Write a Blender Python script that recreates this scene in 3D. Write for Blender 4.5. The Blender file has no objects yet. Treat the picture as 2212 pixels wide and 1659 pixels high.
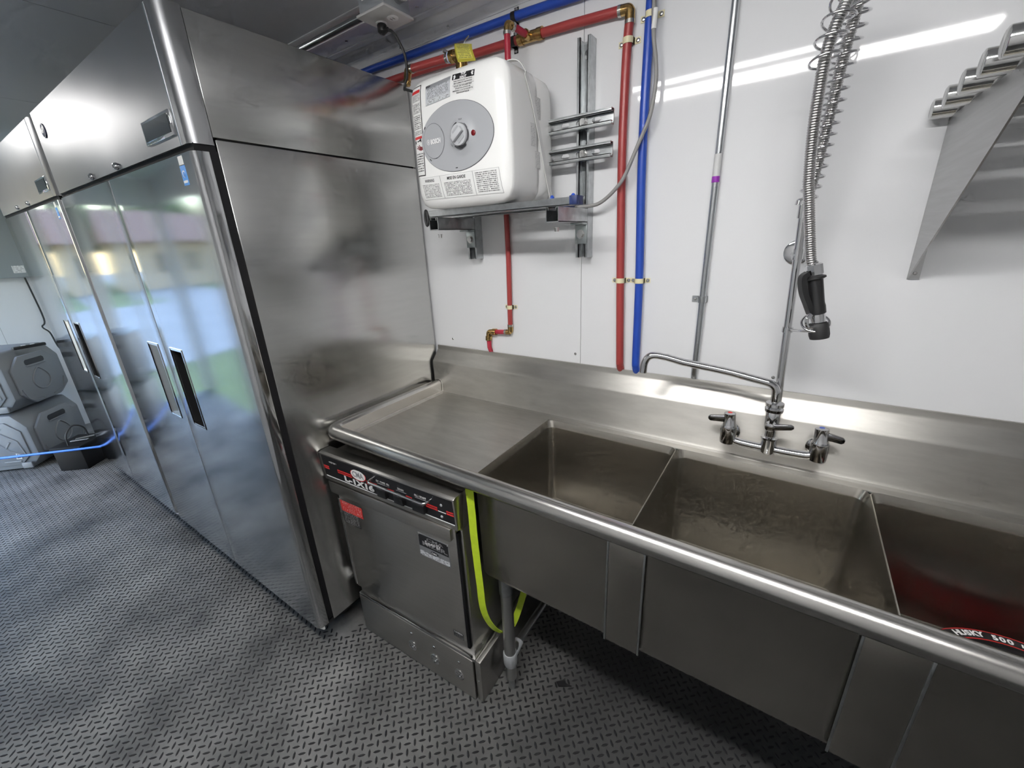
import bpy, bmesh, math, random
from mathutils import Vector, Matrix, Quaternion
random.seed(7)
PI = math.pi
SC = bpy.context.scene
COL = SC.collection

# ------------------------------------------------------------------ camera
cam_d = bpy.data.cameras.new('camera'); cam = bpy.data.objects.new('camera', cam_d); COL.objects.link(cam)
RIGHT = Vector((0.83131299, 0.55409819, -0.04351918))
DOWN = Vector((0.15010861, -0.29921688, -0.94230391))
FWD = Vector((-0.53515056, 0.77681688, -0.33191779))
m = Matrix((RIGHT, -DOWN, -FWD)).transposed().to_4x4()
m.translation = Vector((1.34, -1.355, 1.545))
cam.matrix_world = m
cam_d.sensor_width = 36.0
cam_d.lens = 888.977 / 2212 * 36.0
cam_d.clip_start = 0.02; cam_d.clip_end = 300
SC.camera = cam

# ------------------------------------------------------------------ world, exposure
w = bpy.data.worlds.new('sky'); SC.world = w; w.use_nodes = True
nt = w.node_tree; nt.nodes.clear()
sky = nt.nodes.new('ShaderNodeTexSky'); sky.sky_type = 'NISHITA'; sky.sun_disc = False
sky.sun_elevation = math.radians(38); sky.sun_rotation = math.radians(200); sky.air_density = 1.6; sky.dust_density = 0.6; sky.ozone_density = 2.0
bg = nt.nodes.new('ShaderNodeBackground'); bg.inputs['Strength'].default_value = 1.0
wo = nt.nodes.new('ShaderNodeOutputWorld')
tint = nt.nodes.new('ShaderNodeMix'); tint.data_type = 'RGBA'; tint.blend_type = 'MULTIPLY'; tint.inputs['Factor'].default_value = 1.0
tint.inputs['B'].default_value = (0.90, 0.97, 1.10, 1)      # camera balanced for the lamps: daylight reads blue
nt.links.new(sky.outputs[0], tint.inputs['A']); nt.links.new(tint.outputs['Result'], bg.inputs[0]); nt.links.new(bg.outputs[0], wo.inputs[0])
SC.view_settings.view_transform = 'Standard'; SC.view_settings.look = 'None'
SC.view_settings.gamma = 1.0; SC.view_settings.use_curve_mapping = False
SC.view_settings.exposure = 0.0
SC.cycles.use_denoising = True
SC.cycles.max_bounces = 9; SC.cycles.glossy_bounces = 8; SC.cycles.diffuse_bounces = 3; SC.cycles.transmission_bounces = 2
SC.cycles.use_adaptive_sampling = True; SC.cycles.adaptive_threshold = 0.12; SC.cycles.adaptive_min_samples = 12
SC.cycles.caustics_reflective = True; SC.cycles.sample_clamp_indirect = 4.0; SC.cycles.blur_glossy = 0.6
LED_STRENGTH = 72.0

# room
RX0, RX1, RY0, RZ1 = -4.30, 3.10, -2.35, 2.29

# ------------------------------------------------------------------ materials
MATS = {}
def setin(b, **kw):
    for k, v in kw.items():
        k = k.replace('_', ' ')
        b.inputs[k].default_value = v
def mat(name, col, rough=0.5, metal=0.0, spec=0.5, noise=0, nscale=(1,1,1), nfreq=8, nrough=0.0, bump=0.0, bfreq=40, bscale=(1,1,1), emit=0, ecol=None, coat=0.0, aniso=0.0, mott=None, trans=0.0, blur=None):
    if name in MATS: return MATS[name]
    M = bpy.data.materials.new(name); M.use_nodes = True
    t = M.node_tree; b = t.nodes['Principled BSDF']
    c = (*col, 1.0)
    setin(b, Base_Color=c, Roughness=rough, Metallic=metal)
    b.inputs['Specular IOR Level'].default_value = spec
    b.inputs['Coat Weight'].default_value = coat
    b.inputs['Anisotropic'].default_value = aniso
    b.inputs['Transmission Weight'].default_value = trans
    if emit:
        b.inputs['Emission Color'].default_value = (*(ecol or col), 1); b.inputs['Emission Strength'].default_value = emit
    if blur:   # brushed metal: reflections smear along this direction
        cv = t.nodes.new('ShaderNodeCombineXYZ')
        for i in range(3): cv.inputs[i].default_value = blur[i]
        t.links.new(cv.outputs[0], b.inputs['Tangent'])
    if noise or nrough or bump:
        tc = t.nodes.new('ShaderNodeTexCoord')
        if noise or nrough:
            mp = t.nodes.new('ShaderNodeMapping'); mp.inputs['Scale'].default_value = nscale
            n = t.nodes.new('ShaderNodeTexNoise'); n.inputs['Scale'].default_value = nfreq; n.inputs['Detail'].default_value = 4; n.inputs['Roughness'].default_value = 0.6
            t.links.new(tc.outputs['Object'], mp.inputs[0]); t.links.new(mp.outputs[0], n.inputs['Vector'])
            if noise:
                mx = t.nodes.new('ShaderNodeMix'); mx.data_type = 'RGBA'
                c2 = mott or tuple(x * (1 - noise) for x in col)
                rp = t.nodes.new('ShaderNodeMapRange'); rp.inputs[1].default_value = 0.35; rp.inputs[2].default_value = 0.65
                t.links.new(n.outputs['Fac'], rp.inputs[0]); t.links.new(rp.outputs[0], mx.inputs['Factor'])
                mx.inputs['A'].default_value = c; mx.inputs['B'].default_value = (*c2, 1)
                t.links.new(mx.outputs['Result'], b.inputs['Base Color'])
            if nrough:
                mr = t.nodes.new('ShaderNodeMapRange'); mr.inputs[1].default_value = 0.3; mr.inputs[2].default_value = 0.7
                mr.inputs[3].default_value = max(0.02, rough - nrough); mr.inputs[4].default_value = rough + nrough
                t.links.new(n.outputs['Fac'], mr.inputs[0]); t.links.new(mr.outputs[0], b.inputs['Roughness'])
        if bump:
            mp2 = t.nodes.new('ShaderNodeMapping'); mp2.inputs['Scale'].default_value = bscale
            n2 = t.nodes.new('ShaderNodeTexNoise'); n2.inputs['Scale'].default_value = bfreq; n2.inputs['Detail'].default_value = 2
            t.links.new(tc.outputs['Object'], mp2.inputs[0]); t.links.new(mp2.outputs[0], n2.inputs['Vector'])
            bp = t.nodes.new('ShaderNodeBump'); bp.inputs['Strength'].default_value = 1.0; bp.inputs['Distance'].default_value = bump
            t.links.new(n2.outputs['Fac'], bp.inputs['Height']); t.links.new(bp.outputs[0], b.inputs['Normal'])
    MATS[name] = M
    return M
def fine_print(name, paper, ink, rows, cols=30, fill=0.55):
    """flat small print: rows of broken dark dashes on a label, laid out in the label's own UV"""
    if name in MATS: return MATS[name]
    M = bpy.data.materials.new(name); M.use_nodes = True
    t = M.node_tree; b = t.nodes['Principled BSDF']; b.inputs['Roughness'].default_value = 0.45
    tc = t.nodes.new('ShaderNodeTexCoord'); sp = t.nodes.new('ShaderNodeSeparateXYZ'); t.links.new(tc.outputs['UV'], sp.inputs[0])
    def math_(op, a, bb):
        n = t.nodes.new('ShaderNodeMath'); n.operation = op
        for i, x in enumerate((a, bb)):
            if isinstance(x, (int, float)): n.inputs[i].default_value = x
            elif x is not None: t.links.new(x, n.inputs[i])
        return n.outputs[0]
    v = math_('MULTIPLY', sp.outputs[1], rows)
    fr = math_('FRACT', v, None); fl = math_('FLOOR', v, None)
    cb = t.nodes.new('ShaderNodeCombineXYZ'); t.links.new(math_('MULTIPLY', sp.outputs[0], cols), cb.inputs[0]); t.links.new(math_('MULTIPLY', fl, 7.31), cb.inputs[1])
    n = t.nodes.new('ShaderNodeTexNoise'); n.inputs['Scale'].default_value = 1.0; n.inputs['Detail'].default_value = 1; t.links.new(cb.outputs[0], n.inputs['Vector'])
    a1 = math_('GREATER_THAN', fr, 0.45); a2 = math_('GREATER_THAN', n.outputs['Fac'], 1 - fill)
    lo = math_('GREATER_THAN', sp.outputs[0], 0.06); hi = math_('LESS_THAN', sp.outputs[0], 0.94)
    k = math_('MULTIPLY', math_('MULTIPLY', a1, a2), math_('MULTIPLY', lo, hi))
    mx = t.nodes.new('ShaderNodeMix'); mx.data_type = 'RGBA'; mx.inputs['A'].default_value = (*paper, 1); mx.inputs['B'].default_value = (*ink, 1)
    t.links.new(k, mx.inputs['Factor']); t.links.new(mx.outputs['Result'], b.inputs['Base Color'])
    MATS[name] = M
    return M

STEEL_SINK = mat('sink_stainless_steel', (0.66, 0.64, 0.60), 0.41, 1.0, noise=0.12, nscale=(1.5, 6, 6), nfreq=5, bump=0.0004, bfreq=2.5, aniso=0.8, blur=(0, 0.7, 0.7))
STEEL_BOWL = mat('bowl_stainless_steel', (0.48, 0.455, 0.41), 0.27, 1.0, noise=0.12, nscale=(1, 1, 2), nfreq=3, bump=0.003, bfreq=1.8, bscale=(1, 1, 2.2))
STEEL_RIM = mat('rim_stainless_steel', (0.58, 0.565, 0.54), 0.24, 1.0)
STEEL_LEG = mat('leg_stainless_steel', (0.60, 0.60, 0.59), 0.30, 1.0)
STEEL_DOOR = mat('refrigerator_door_steel', (0.60, 0.61, 0.62), 0.105, 1.0, bump=0.0009, bfreq=1.5, bscale=(0.6, 1, 2.0), aniso=0.75, blur=(1, 0, 0))
STEEL_HEAD = mat('header_polished_steel', (0.31, 0.315, 0.325), 0.42, 1.0, bump=0.030, bfreq=1.2, bscale=(1.0, 1, 1.0), aniso=0.4, blur=(1, 0, 0))
STEEL_SIDE = mat('refrigerator_side_steel', (0.58, 0.58, 0.565), 0.21, 1.0, noise=0.05, nscale=(1, 1, 12), nfreq=5, bump=0.014, bfreq=0.9, bscale=(1, 0.8, 2.6), aniso=0.7, blur=(0, 1, 0))
STEEL_DW = mat('dishwasher_steel', (0.52, 0.505, 0.48), 0.32, 1.0, noise=0.06, nscale=(1, 1, 30), nfreq=5, aniso=0.6, blur=(0, 0.7, 0.7))
STEEL_TUBE = mat('polished_tube_steel', (0.62, 0.62, 0.61), 0.12, 1.0)
STEEL_BRACKET = mat('bracket_sheet_steel', (0.50, 0.50, 0.50), 0.38, 1.0, nscale=(1, 1, 30), nfreq=5, nrough=0.06)
CHROME = mat('chrome', (0.74, 0.74, 0.75), 0.05, 1.0)
GALV = mat('galvanized_steel', (0.56, 0.58, 0.59), 0.28, 1.0, noise=0.18, nfreq=45)
EMT = mat('conduit_steel', (0.60, 0.62, 0.64), 0.26, 1.0)
ALU = mat('bright_aluminium', (0.92, 0.92, 0.93), 0.28, 0.55)
SCREW = mat('screw_steel', (0.65, 0.65, 0.64), 0.22, 1.0)
BRASS = mat('brass', (0.62, 0.42, 0.16), 0.25, 1.0, noise=0.35, nfreq=70, mott=(0.36, 0.22, 0.09))
CLAMP = mat('crimp_ring_steel', (0.62, 0.60, 0.56), 0.25, 1.0)
WALLM = mat('white_glossy_wall_panel', (0.76, 0.765, 0.78), 0.045, 0.0, 0.5, bump=0.0008, bfreq=1.2)
JOINT = mat('dark_joint', (0.30, 0.30, 0.31), 0.6)
CEILM = mat('grey_ceiling_panel', (0.60, 0.61, 0.64), 0.40, 0.0, 0.5)
CEILJ = mat('ceiling_joint', (0.06, 0.06, 0.065), 0.6)
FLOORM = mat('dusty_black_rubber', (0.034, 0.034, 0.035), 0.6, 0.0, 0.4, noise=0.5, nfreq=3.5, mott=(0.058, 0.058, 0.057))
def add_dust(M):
    """pale dust in noise patches; the pale tone drops along x towards the sink"""
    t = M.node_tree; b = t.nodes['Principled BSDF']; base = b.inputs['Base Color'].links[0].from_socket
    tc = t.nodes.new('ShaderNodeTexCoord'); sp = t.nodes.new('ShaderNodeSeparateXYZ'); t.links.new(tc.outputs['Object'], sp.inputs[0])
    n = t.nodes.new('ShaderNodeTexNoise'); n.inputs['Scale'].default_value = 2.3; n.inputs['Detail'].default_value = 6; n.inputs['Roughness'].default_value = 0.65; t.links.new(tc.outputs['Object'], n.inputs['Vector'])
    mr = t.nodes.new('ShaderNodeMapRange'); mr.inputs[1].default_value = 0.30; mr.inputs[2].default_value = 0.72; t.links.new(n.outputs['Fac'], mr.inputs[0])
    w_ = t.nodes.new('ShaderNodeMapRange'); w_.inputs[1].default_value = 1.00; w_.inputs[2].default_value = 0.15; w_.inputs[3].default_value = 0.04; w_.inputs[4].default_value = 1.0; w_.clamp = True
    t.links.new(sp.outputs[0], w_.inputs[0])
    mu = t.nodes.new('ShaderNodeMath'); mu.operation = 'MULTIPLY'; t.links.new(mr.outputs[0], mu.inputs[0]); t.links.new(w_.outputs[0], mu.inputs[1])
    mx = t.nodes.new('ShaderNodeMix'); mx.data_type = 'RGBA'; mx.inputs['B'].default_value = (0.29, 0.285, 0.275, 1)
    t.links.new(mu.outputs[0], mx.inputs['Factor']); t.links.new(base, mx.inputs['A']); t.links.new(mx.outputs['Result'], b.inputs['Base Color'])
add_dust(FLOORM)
LUGM = mat('worn_rubber_lug', (0.017, 0.017, 0.018), 0.5, 0.0, 0.35)
REDP = mat('red_pex', (0.36, 0.05, 0.048), 0.34)
REDP2 = mat('crimson_pex', (0.40, 0.025, 0.05), 0.3)
BLUEP = mat('blue_pex', (0.018, 0.07, 0.42), 0.32)
CREAM = mat('cream_plastic_clip', (0.76, 0.70, 0.46), 0.45)
BLACK = mat('black_plastic', (0.012, 0.012, 0.013), 0.4)
BLACKR = mat('black_rubber', (0.02, 0.02, 0.021), 0.55)
GASKET = mat('black_gasket', (0.006, 0.006, 0.007), 0.7, 0.0, 0.2)
GREYCABLE = mat('grey_cable_jacket', (0.28, 0.275, 0.27), 0.5)
WHITEH = mat('white_heater_enamel', (0.90, 0.90, 0.885), 0.22, coat=0.2)
GREYDIAL = mat('grey_dial_plastic', (0.40, 0.41, 0.43), 0.42)
GREYDIAL2 = mat('light_grey_knob_plastic', (0.50, 0.51, 0.53), 0.38)
DARKINK = mat('black_ink', (0.012, 0.012, 0.014), 0.5)
WHITEINK = mat('white_ink', (0.85, 0.85, 0.85), 0.45)
REDINK = mat('red_ink', (0.62, 0.03, 0.03), 0.45)
PAPER = mat('white_paper_label', (0.80, 0.80, 0.79), 0.5)
SILVERPAPER = mat('silver_label', (0.55, 0.57, 0.60), 0.3, 0.6)
BLUESTK = mat('blue_sticker', (0.06, 0.30, 0.78), 0.4)
TAGY = mat('yellow_tag', (0.66, 0.60, 0.09), 0.5)
PURPLE = mat('purple_tape', (0.30, 0.03, 0.42), 0.4)
HIVIS = mat('high_visibility_strap', (0.55, 0.74, 0.03), 0.55, noise=0.15, nfreq=30)
CANM = mat('grey_moulded_plastic', (0.19, 0.20, 0.215), 0.5)
BLUEHOSE = mat('blue_hose_rubber', (0.04, 0.20, 0.80), 0.35)
INDRED = mat('dark_red_lens', (0.20, 0.008, 0.012), 0.15)
WHITEPL = mat('white_plastic', (0.78, 0.78, 0.77), 0.4)
GREYPL = mat('grey_box_metal', (0.36, 0.38, 0.40), 0.4, 0.3)
BINRED = mat('dark_red_plastic', (0.30, 0.012, 0.02), 0.3)
LEDM = mat('led_diffuser', (1, 1, 1), 0.5, emit=LED_STRENGTH, ecol=(1.0, 0.99, 0.975))
LEDM3 = mat('faint_led_diffuser', (1, 1, 1), 0.5, emit=LED_STRENGTH * 0.48, ecol=(1.0, 0.97, 0.93))
LEDM2 = mat('dim_led_diffuser', (1, 1, 1), 0.5, emit=LED_STRENGTH * 0.55, ecol=(1.0, 0.99, 0.975))
WALLF = mat('grey_steel_wall_panel', (0.58, 0.58, 0.585), 0.30, 0.0)

# ------------------------------------------------------------------ object helpers
INV = {}
def link(o): COL.objects.link(o); return o
def thing(name, label, cat, loc=(0, 0, 0), rotz=0.0, group=None, local=False):
    o = link(bpy.data.objects.new(name, None)); o.location = loc; o.rotation_euler = (0, 0, rotz)
    o.empty_display_size = 0.05
    o['label'] = label; o['category'] = cat
    if group: o['group'] = group
    INV[o.name] = Matrix() if local else (Matrix.Translation(loc) @ Matrix.Rotation(rotz, 4, 'Z')).inverted()
    return o
def tag(o, label=None, cat=None, group=None, kind=None):
    if label: o['label'] = label
    if cat: o['category'] = cat
    if group: o['group'] = group
    if kind: o['kind'] = kind
    return o
def obj(name, bm, material, parent=None, smooth=35, label=None):
    me = bpy.data.meshes.new(name); bmesh.ops.recalc_face_normals(bm, faces=bm.faces)
    bm.to_mesh(me); bm.free()
    me.materials.append(material)
    if smooth:
        me.polygons.foreach_set('use_smooth', [True] * len(me.polygons)); me.set_sharp_from_angle(angle=math.radians(smooth))
    o = link(bpy.data.objects.new(name, me))
    if parent is not None: attach(o, parent)
    if label: o['label'] = label
    return o
def attach(o, parent):
    o.parent = parent; o.matrix_parent_inverse = INV.get(parent.name, Matrix())
def struct(name, bm, material, smooth=0, label=None):
    o = obj(name, bm, material, None, smooth); o['kind'] = 'structure'
    if label: o['label'] = label
    return o
def copy_tree(o, parent=None):
    c = o.copy(); COL.objects.link(c)
    if parent is not None: c.parent = parent
    for ch in list(o.children): copy_tree(ch, c)
    return c
B = bmesh.new
def box(bm, x0, x1, y0, y1, z0, z1, bevel=0, seg=2, M=None):
    r = bmesh.ops.create_cube(bm, size=1)
    vs = r['verts']
    for v in vs:
        v.co = Vector(((x0 + x1) / 2 + v.co.x * (x1 - x0), (y0 + y1) / 2 + v.co.y * (y1 - y0), (z0 + z1) / 2 + v.co.z * (z1 - z0)))
    if M is not None:
        for v in vs: v.co = M @ v.co
    if bevel:
        es = list({e for v in vs for e in v.link_edges})
        bmesh.ops.bevel(bm, geom=es, offset=bevel, segments=seg, profile=0.5, affect='EDGES')
    return bm
def frame(d):
    d = Vector(d).normalized()
    a = Vector((0, 0, 1)) if abs(d.z) < 0.9 else Vector((1, 0, 0))
    u = d.cross(a).normalized(); return d, u, d.cross(u).normalized()
def cyl(bm, p0, p1, r0, r1=None, seg=16, caps=True):
    r1 = r0 if r1 is None else r1
    p0, p1 = Vector(p0), Vector(p1); d, u, v = frame(p1 - p0)
    a = [bm.verts.new(p0 + (u * math.cos(2 * PI * i / seg) + v * math.sin(2 * PI * i / seg)) * r0) for i in range(seg)]
    b = [bm.verts.new(p1 + (u * math.cos(2 * PI * i / seg) + v * math.sin(2 * PI * i / seg)) * r1) for i in range(seg)]
    for i in range(seg):
        j = (i + 1) % seg; bm.faces.new((a[i], a[j], b[j], b[i]))
    if caps: bm.faces.new(a[::-1]); bm.faces.new(b)
    return bm
def lathe(bm, prof, origin, axis, seg=20, caps=True):
    """prof: list of (radius, distance along the axis)"""
    o = Vector(origin); d, u, v = frame(axis); rings = []
    for r, h in prof:
        rings.append([bm.verts.new(o + d * h + (u * math.cos(2 * PI * i / seg) + v * math.sin(2 * PI * i / seg)) * max(r, 1e-5)) for i in range(seg)])
    for a, b in zip(rings, rings[1:]):
        for i in range(seg):
            j = (i + 1) % seg; bm.faces.new((a[i], a[j], b[j], b[i]))
    if caps: bm.faces.new(rings[0][::-1]); bm.faces.new(rings[-1])
    return bm
def sweep(bm, pts, section, closed=False, caps=True):
    """section(i) -> list of (a, b) offsets in the moving frame"""
    pts = [Vector(p) for p in pts]; n = len(pts); rings = []
    t0 = (pts[1] - pts[0]).normalized(); _, u, _ = frame(t0); prev = t0
    for i, p in enumerate(pts):
        if closed: t = (pts[(i + 1) % n] - pts[i - 1]).normalized()
        elif i == 0: t = t0
        elif i == n - 1: t = (pts[-1] - pts[-2]).normalized()
        else: t = ((pts[i + 1] - p).normalized() + (p - pts[i - 1]).normalized()).normalized()
        q = prev.rotation_difference(t); u = (q @ u); u = (u - t * u.dot(t)).normalized(); prev = t
        v = t.cross(u)
        rings.append([bm.verts.new(p + u * a + v * b) for a, b in section(i)])
    k = len(rings[0])
    for i in range(n if closed else n - 1):
        a, b = rings[i], rings[(i + 1) % n]
        for j in range(k):
            l = (j + 1) % k; bm.faces.new((a[j], a[l], b[l], b[j]))
    if caps and not closed: bm.faces.new(rings[0][::-1]); bm.faces.new(rings[-1])
    return bm
def tube(bm, pts, r, seg=12, closed=False, caps=True):
    rr = r if callable(r) else (lambda i: r)
    return sweep(bm, pts, lambda i: [(math.cos(2 * PI * j / seg) * rr(i), math.sin(2 * PI * j / seg) * rr(i)) for j in range(seg)], closed, caps)
def fillet(pts, rad, n=6):
    pts = [Vector(p) for p in pts]; out = [pts[0]]
    for a, p, c in zip(pts, pts[1:], pts[2:]):
        d1, d2 = (a - p), (c - p); r = min(rad, d1.length * 0.49, d2.length * 0.49)
        s, e = p + d1.normalized() * r, p + d2.normalized() * r
        for i in range(n + 1):
            t = i / n; out.append(s * (1 - t) ** 2 + p * 2 * t * (1 - t) + e * t * t)
    out.append(pts[-1]); return out
def spline(pts, n=8):
    P = [Vector(p) for p in pts]; P = [P[0] * 2 - P[1]] + P + [P[-1] * 2 - P[-2]]; out = []
    for i in range(1, len(P) - 2):
        for k in range(n):
            t = k / n; a, b, c, d = P[i - 1], P[i], P[i + 1], P[i + 2]
            out.append(0.5 * ((2 * b) + (c - a) * t + (2 * a - 5 * b + 4 * c - d) * t * t + (3 * b - a - 3 * c + d) * t ** 3))
    out.append(P[-2]); return out
def prism(bm, poly, vec, bevel=0):
    a = [bm.verts.new(Vector(p)) for p in poly]; b = [bm.verts.new(Vector(p) + Vector(vec)) for p in poly]
    bm.faces.new(a[::-1]); bm.faces.new(b); n = len(a); es = []
    for i in range(n):
        f = bm.faces.new((a[i], a[(i + 1) % n], b[(i + 1) % n], b[i])); es += list(f.edges)
    if bevel: bmesh.ops.bevel(bm, geom=list(set(es)), offset=bevel, segments=2, profile=0.5, affect='EDGES')
    return bm
def patch(bm, f, nu=6, nv=6):
    """a thin skin following f(u, v) with UV = (u, v)"""
    uv = bm.loops.layers.uv.verify()
    g = [[bm.verts.new(f(i / nu, j / nv)) for i in range(nu + 1)] for j in range(nv + 1)]
    for j in range(nv):
        for i in range(nu):
            fc = bm.faces.new((g[j][i], g[j][i + 1], g[j + 1][i + 1], g[j + 1][i]))
            for lp, (a, b) in zip(fc.loops, ((i, j), (i + 1, j), (i + 1, j + 1), (i, j + 1))): lp[uv].uv = (a / nu, b / nv)
    return bm
def text(name, body, size, M, material, parent, weight=0.0, sx=1.0, depth=0.0004, fit=None, warp=None):
    cu = bpy.data.curves.new(name, 'FONT'); cu.body = body; cu.size = size; cu.align_x = 'CENTER'; cu.align_y = 'CENTER'
    cu.offset = weight; cu.resolution_u = 3
    t = link(bpy.data.objects.new(name + '_tmp', cu))
    dg = bpy.context.evaluated_depsgraph_get(); me = bpy.data.meshes.new_from_object(t.evaluated_get(dg))
    bpy.data.objects.remove(t); bpy.data.curves.remove(cu)
    if fit and len(me.vertices):
        xs = [v.co.x for v in me.vertices]; sx = fit / max(1e-6, max(xs) - min(xs))
    for v in me.vertices:
        p = M @ Vector((v.co.x * sx, v.co.y, 0)); v.co = warp(p) if warp else p
    me.materials.clear(); me.materials.append(material); me.name = name
    o = link(bpy.data.objects.new(name, me)); attach(o, parent); return o
def facing(origin, right, up):
    r = Vector(right).normalized(); u = Vector(up); u = (u - r * u.dot(r)).normalized(); n = r.cross(u)
    M = Matrix((r, u, n)).transposed().to_4x4(); M.translation = Vector(origin); return M
def screw_head(bm, p, n, r=0.004, h=0.0025):
    return lathe(bm, [(r, 0), (r, h * 0.4), (r * 0.75, h * 0.85), (r * 0.3, h)], p, n, 10)

# ------------------------------------------------------------------ the room shell
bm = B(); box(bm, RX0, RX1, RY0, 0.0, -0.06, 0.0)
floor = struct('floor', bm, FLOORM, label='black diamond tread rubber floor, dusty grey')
def lug_mesh():
    v, f = [], []
    L, Wd, H = 0.0125, 0.0036, 0.0018
    base = [(-L, 0), (-L * .45, -Wd), (L * .45, -Wd), (L, 0), (L * .45, Wd), (-L * .45, Wd)]
    top = [(x * .82, y * .5) for x, y in base]
    v = [(x, y, 0) for x, y in base] + [(x, y, H) for x, y in top]
    f = [(i, (i + 1) % 6, 6 + (i + 1) % 6, 6 + i) for i in range(6)] + [(6, 7, 8, 9, 10, 11)]
    return v, f
lv, lf = lug_mesh()
lm = bpy.data.meshes.new('tread_lug'); lm.from_pydata(lv, [], lf); lm.materials.append(LUGM)
P = 0.034
spots = []
for i in range(int((RX0 + 0.02) / P), int(2.4 / P)):
    for j in range(int(RY0 / P), 0):
        for k in (0, 1):
            x, y = i * P + k * P / 2, j * P + k * P / 2
            if y < RY0 + 0.02 or y > -0.02 or (x < 0 and y > -0.72): continue
            spots.append((x, y, PI / 4 if k == 0 else -PI / 4))
def near(s): return (s[0] - 0.55) ** 2 + (s[1] + 0.98) ** 2
spots.sort(key=near)
for x, y, a in spots[:300]:
    o = link(bpy.data.objects.new('tread_lug', lm)); o.location = (x, y, 0); o.rotation_euler = (0, 0, a); o.parent = floor
V, F = [], []
for x, y, a in spots[300:]:
    ca, sa = math.cos(a), math.sin(a); b0 = len(V)
    V += [(x + px * ca - py * sa, y + px * sa + py * ca, pz) for px, py, pz in lv]
    F += [tuple(b0 + q for q in f) for f in lf]
me = bpy.data.meshes.new('tread_lug_field'); me.from_pydata(V, [], F); me.materials.append(LUGM)
o = link(bpy.data.objects.new('tread_lug_field', me)); o.parent = floor; o['kind'] = 'stuff'; o['label'] = 'small raised diamond lugs covering the rest of the floor'

def panelled_wall(name, axis, at, out, cuts, z0, z1, material, jointm, openings=(), label=None, th=0.05, panel='wall_panel'):
    """axis 'x': wall runs along x at y=at; panels 3 mm proud, 2 mm joints.  openings: (a0, a1, z0, z1)"""
    a0, a1 = cuts[0], cuts[-1]
    def bx(bm, p0, p1, q0, q1, d0, d1):
        lo, hi = sorted((at + out * d0, at + out * d1))
        if axis == 'x': box(bm, p0, p1, lo, hi, q0, q1)
        else: box(bm, lo, hi, p0, p1, q0, q1)
    def pieces(p0, p1):
        res = []; ops = [o for o in openings if o[0] < p1 and o[1] > p0]
        if not ops: return [(p0, p1, z0, z1)]
        cur = p0
        for o_ in sorted(ops):
            l, r = max(o_[0], p0), min(o_[1], p1)
            if l > cur: res.append((cur, l, z0, z1))
            if o_[2] > z0: res.append((l, r, z0, o_[2]))
            if o_[3] < z1: res.append((l, r, o_[3], z1))
            cur = r
        if cur < p1: res.append((cur, p1, z0, z1))
        return res
    bm = B()
    for p in pieces(a0, a1): bx(bm, *p, -th, -0.003)
    wl = struct(name, bm, jointm, label=label)
    for c0, c1 in zip(cuts, cuts[1:]):
        bm = B()
        for p in pieces(c0 + (0.001 if c0 != a0 else 0), c1 - (0.001 if c1 != a1 else 0)): bx(bm, *p, -0.003, 0.0)
        obj(panel, bm, material, wl, 0)
    return wl
wall_back = panelled_wall('wall_back', 'x', 0.0, -1, [RX0, -2.94, -1.72, -0.50, 0.7195, 1.94, RX1], 0, RZ1, WALLM, JOINT, label='white glossy panel wall behind sink and water heater')
wall_front = panelled_wall('wall_front', 'x', RY0, 1, [RX0, -2.94, -1.72, -0.50, 0.72, 1.94, RX1], 0, RZ1, WALLF, JOINT, [(-4.12, -2.75, 0.0, 2.02)])
wall_left = panelled_wall('wall_left', 'y', RX0, 1, [RY0, -1.20, -0.90, 0.0], 0, RZ1, WALLM, JOINT, [(-2.2, -1.72, 0.0, 2.02), (-1.66, -1.20, 0.0, 2.02)], label='white wall at the far end beyond the refrigerators')
wall_right = panelled_wall('wall_right', 'y', RX1, -1, [RY0, -1.2, 0.0], 0, RZ1, WALLF, JOINT)
# ceiling of panels
bm = B(); box(bm, RX0, RX1, RY0, 0, RZ1 + 0.003, RZ1 + 0.05)
ceiling = struct('ceiling', bm, CEILJ, label='dark grey ceiling panels')
cs = [RX0, -3.17, -1.95, -0.73, 0.49, 1.71, RX1]
for c0, c1 in zip(cs, cs[1:]):
    bm = B(); box(bm, c0 + 0.002, c1 - 0.002, RY0, 0, RZ1, RZ1 + 0.003); obj('ceiling_panel', bm, CEILM, ceiling, 0)
# aluminium cove along the top of the back wall
bm = B()
sec = [(-0.001, 2.228), (-0.004, 2.228), (-0.004, 2.262), (-0.026, 2.284), (-0.205, 2.284), (-0.213, 2.287), (-0.213, 2.2895), (-0.001, 2.2895)]
prism(bm, [(RX0 + 0.002, y, z) for y, z in sec], (RX1 - RX0 - 0.004, 0, 0))
cove = struct('trim_1', bm, ALU, 30, 'bright aluminium cove trim between ceiling and back wall')
for x in (-0.42, -0.03, 0.21, 0.66):
    bm = B(); screw_head(bm, (x, -0.004, 2.245), (0, -1, 0), 0.006, 0.003); obj('screw', bm, SCREW, cove)
for x in (-0.22, 0.16):
    bm = B(); screw_head(bm, (x, -0.095, 2.284), (0, 0, -1), 0.006, 0.003); obj('screw', bm, SCREW, cove)
bm = B(); box(bm, RX0 + 0.002, RX1 - 0.002, -0.150, -0.142, 2.278, 2.284, 0.001); obj('rib', bm, ALU, cove)
bm = B(); box(bm, RX0 + 0.002, RX1 - 0.002, -0.06, -0.052, 2.279, 2.284, 0.001); obj('rib', bm, ALU, cove)
for x, z in ((0.096, 1.133), (0.703, 1.687), (0.699, 1.132), (1.328, 1.133)):
    bm = B(); screw_head(bm, (x, 0, z), (0, -1, 0), 0.005, 0.003); obj('rivet', bm, WHITEPL if z > 1.5 else SCREW, wall_back)

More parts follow.
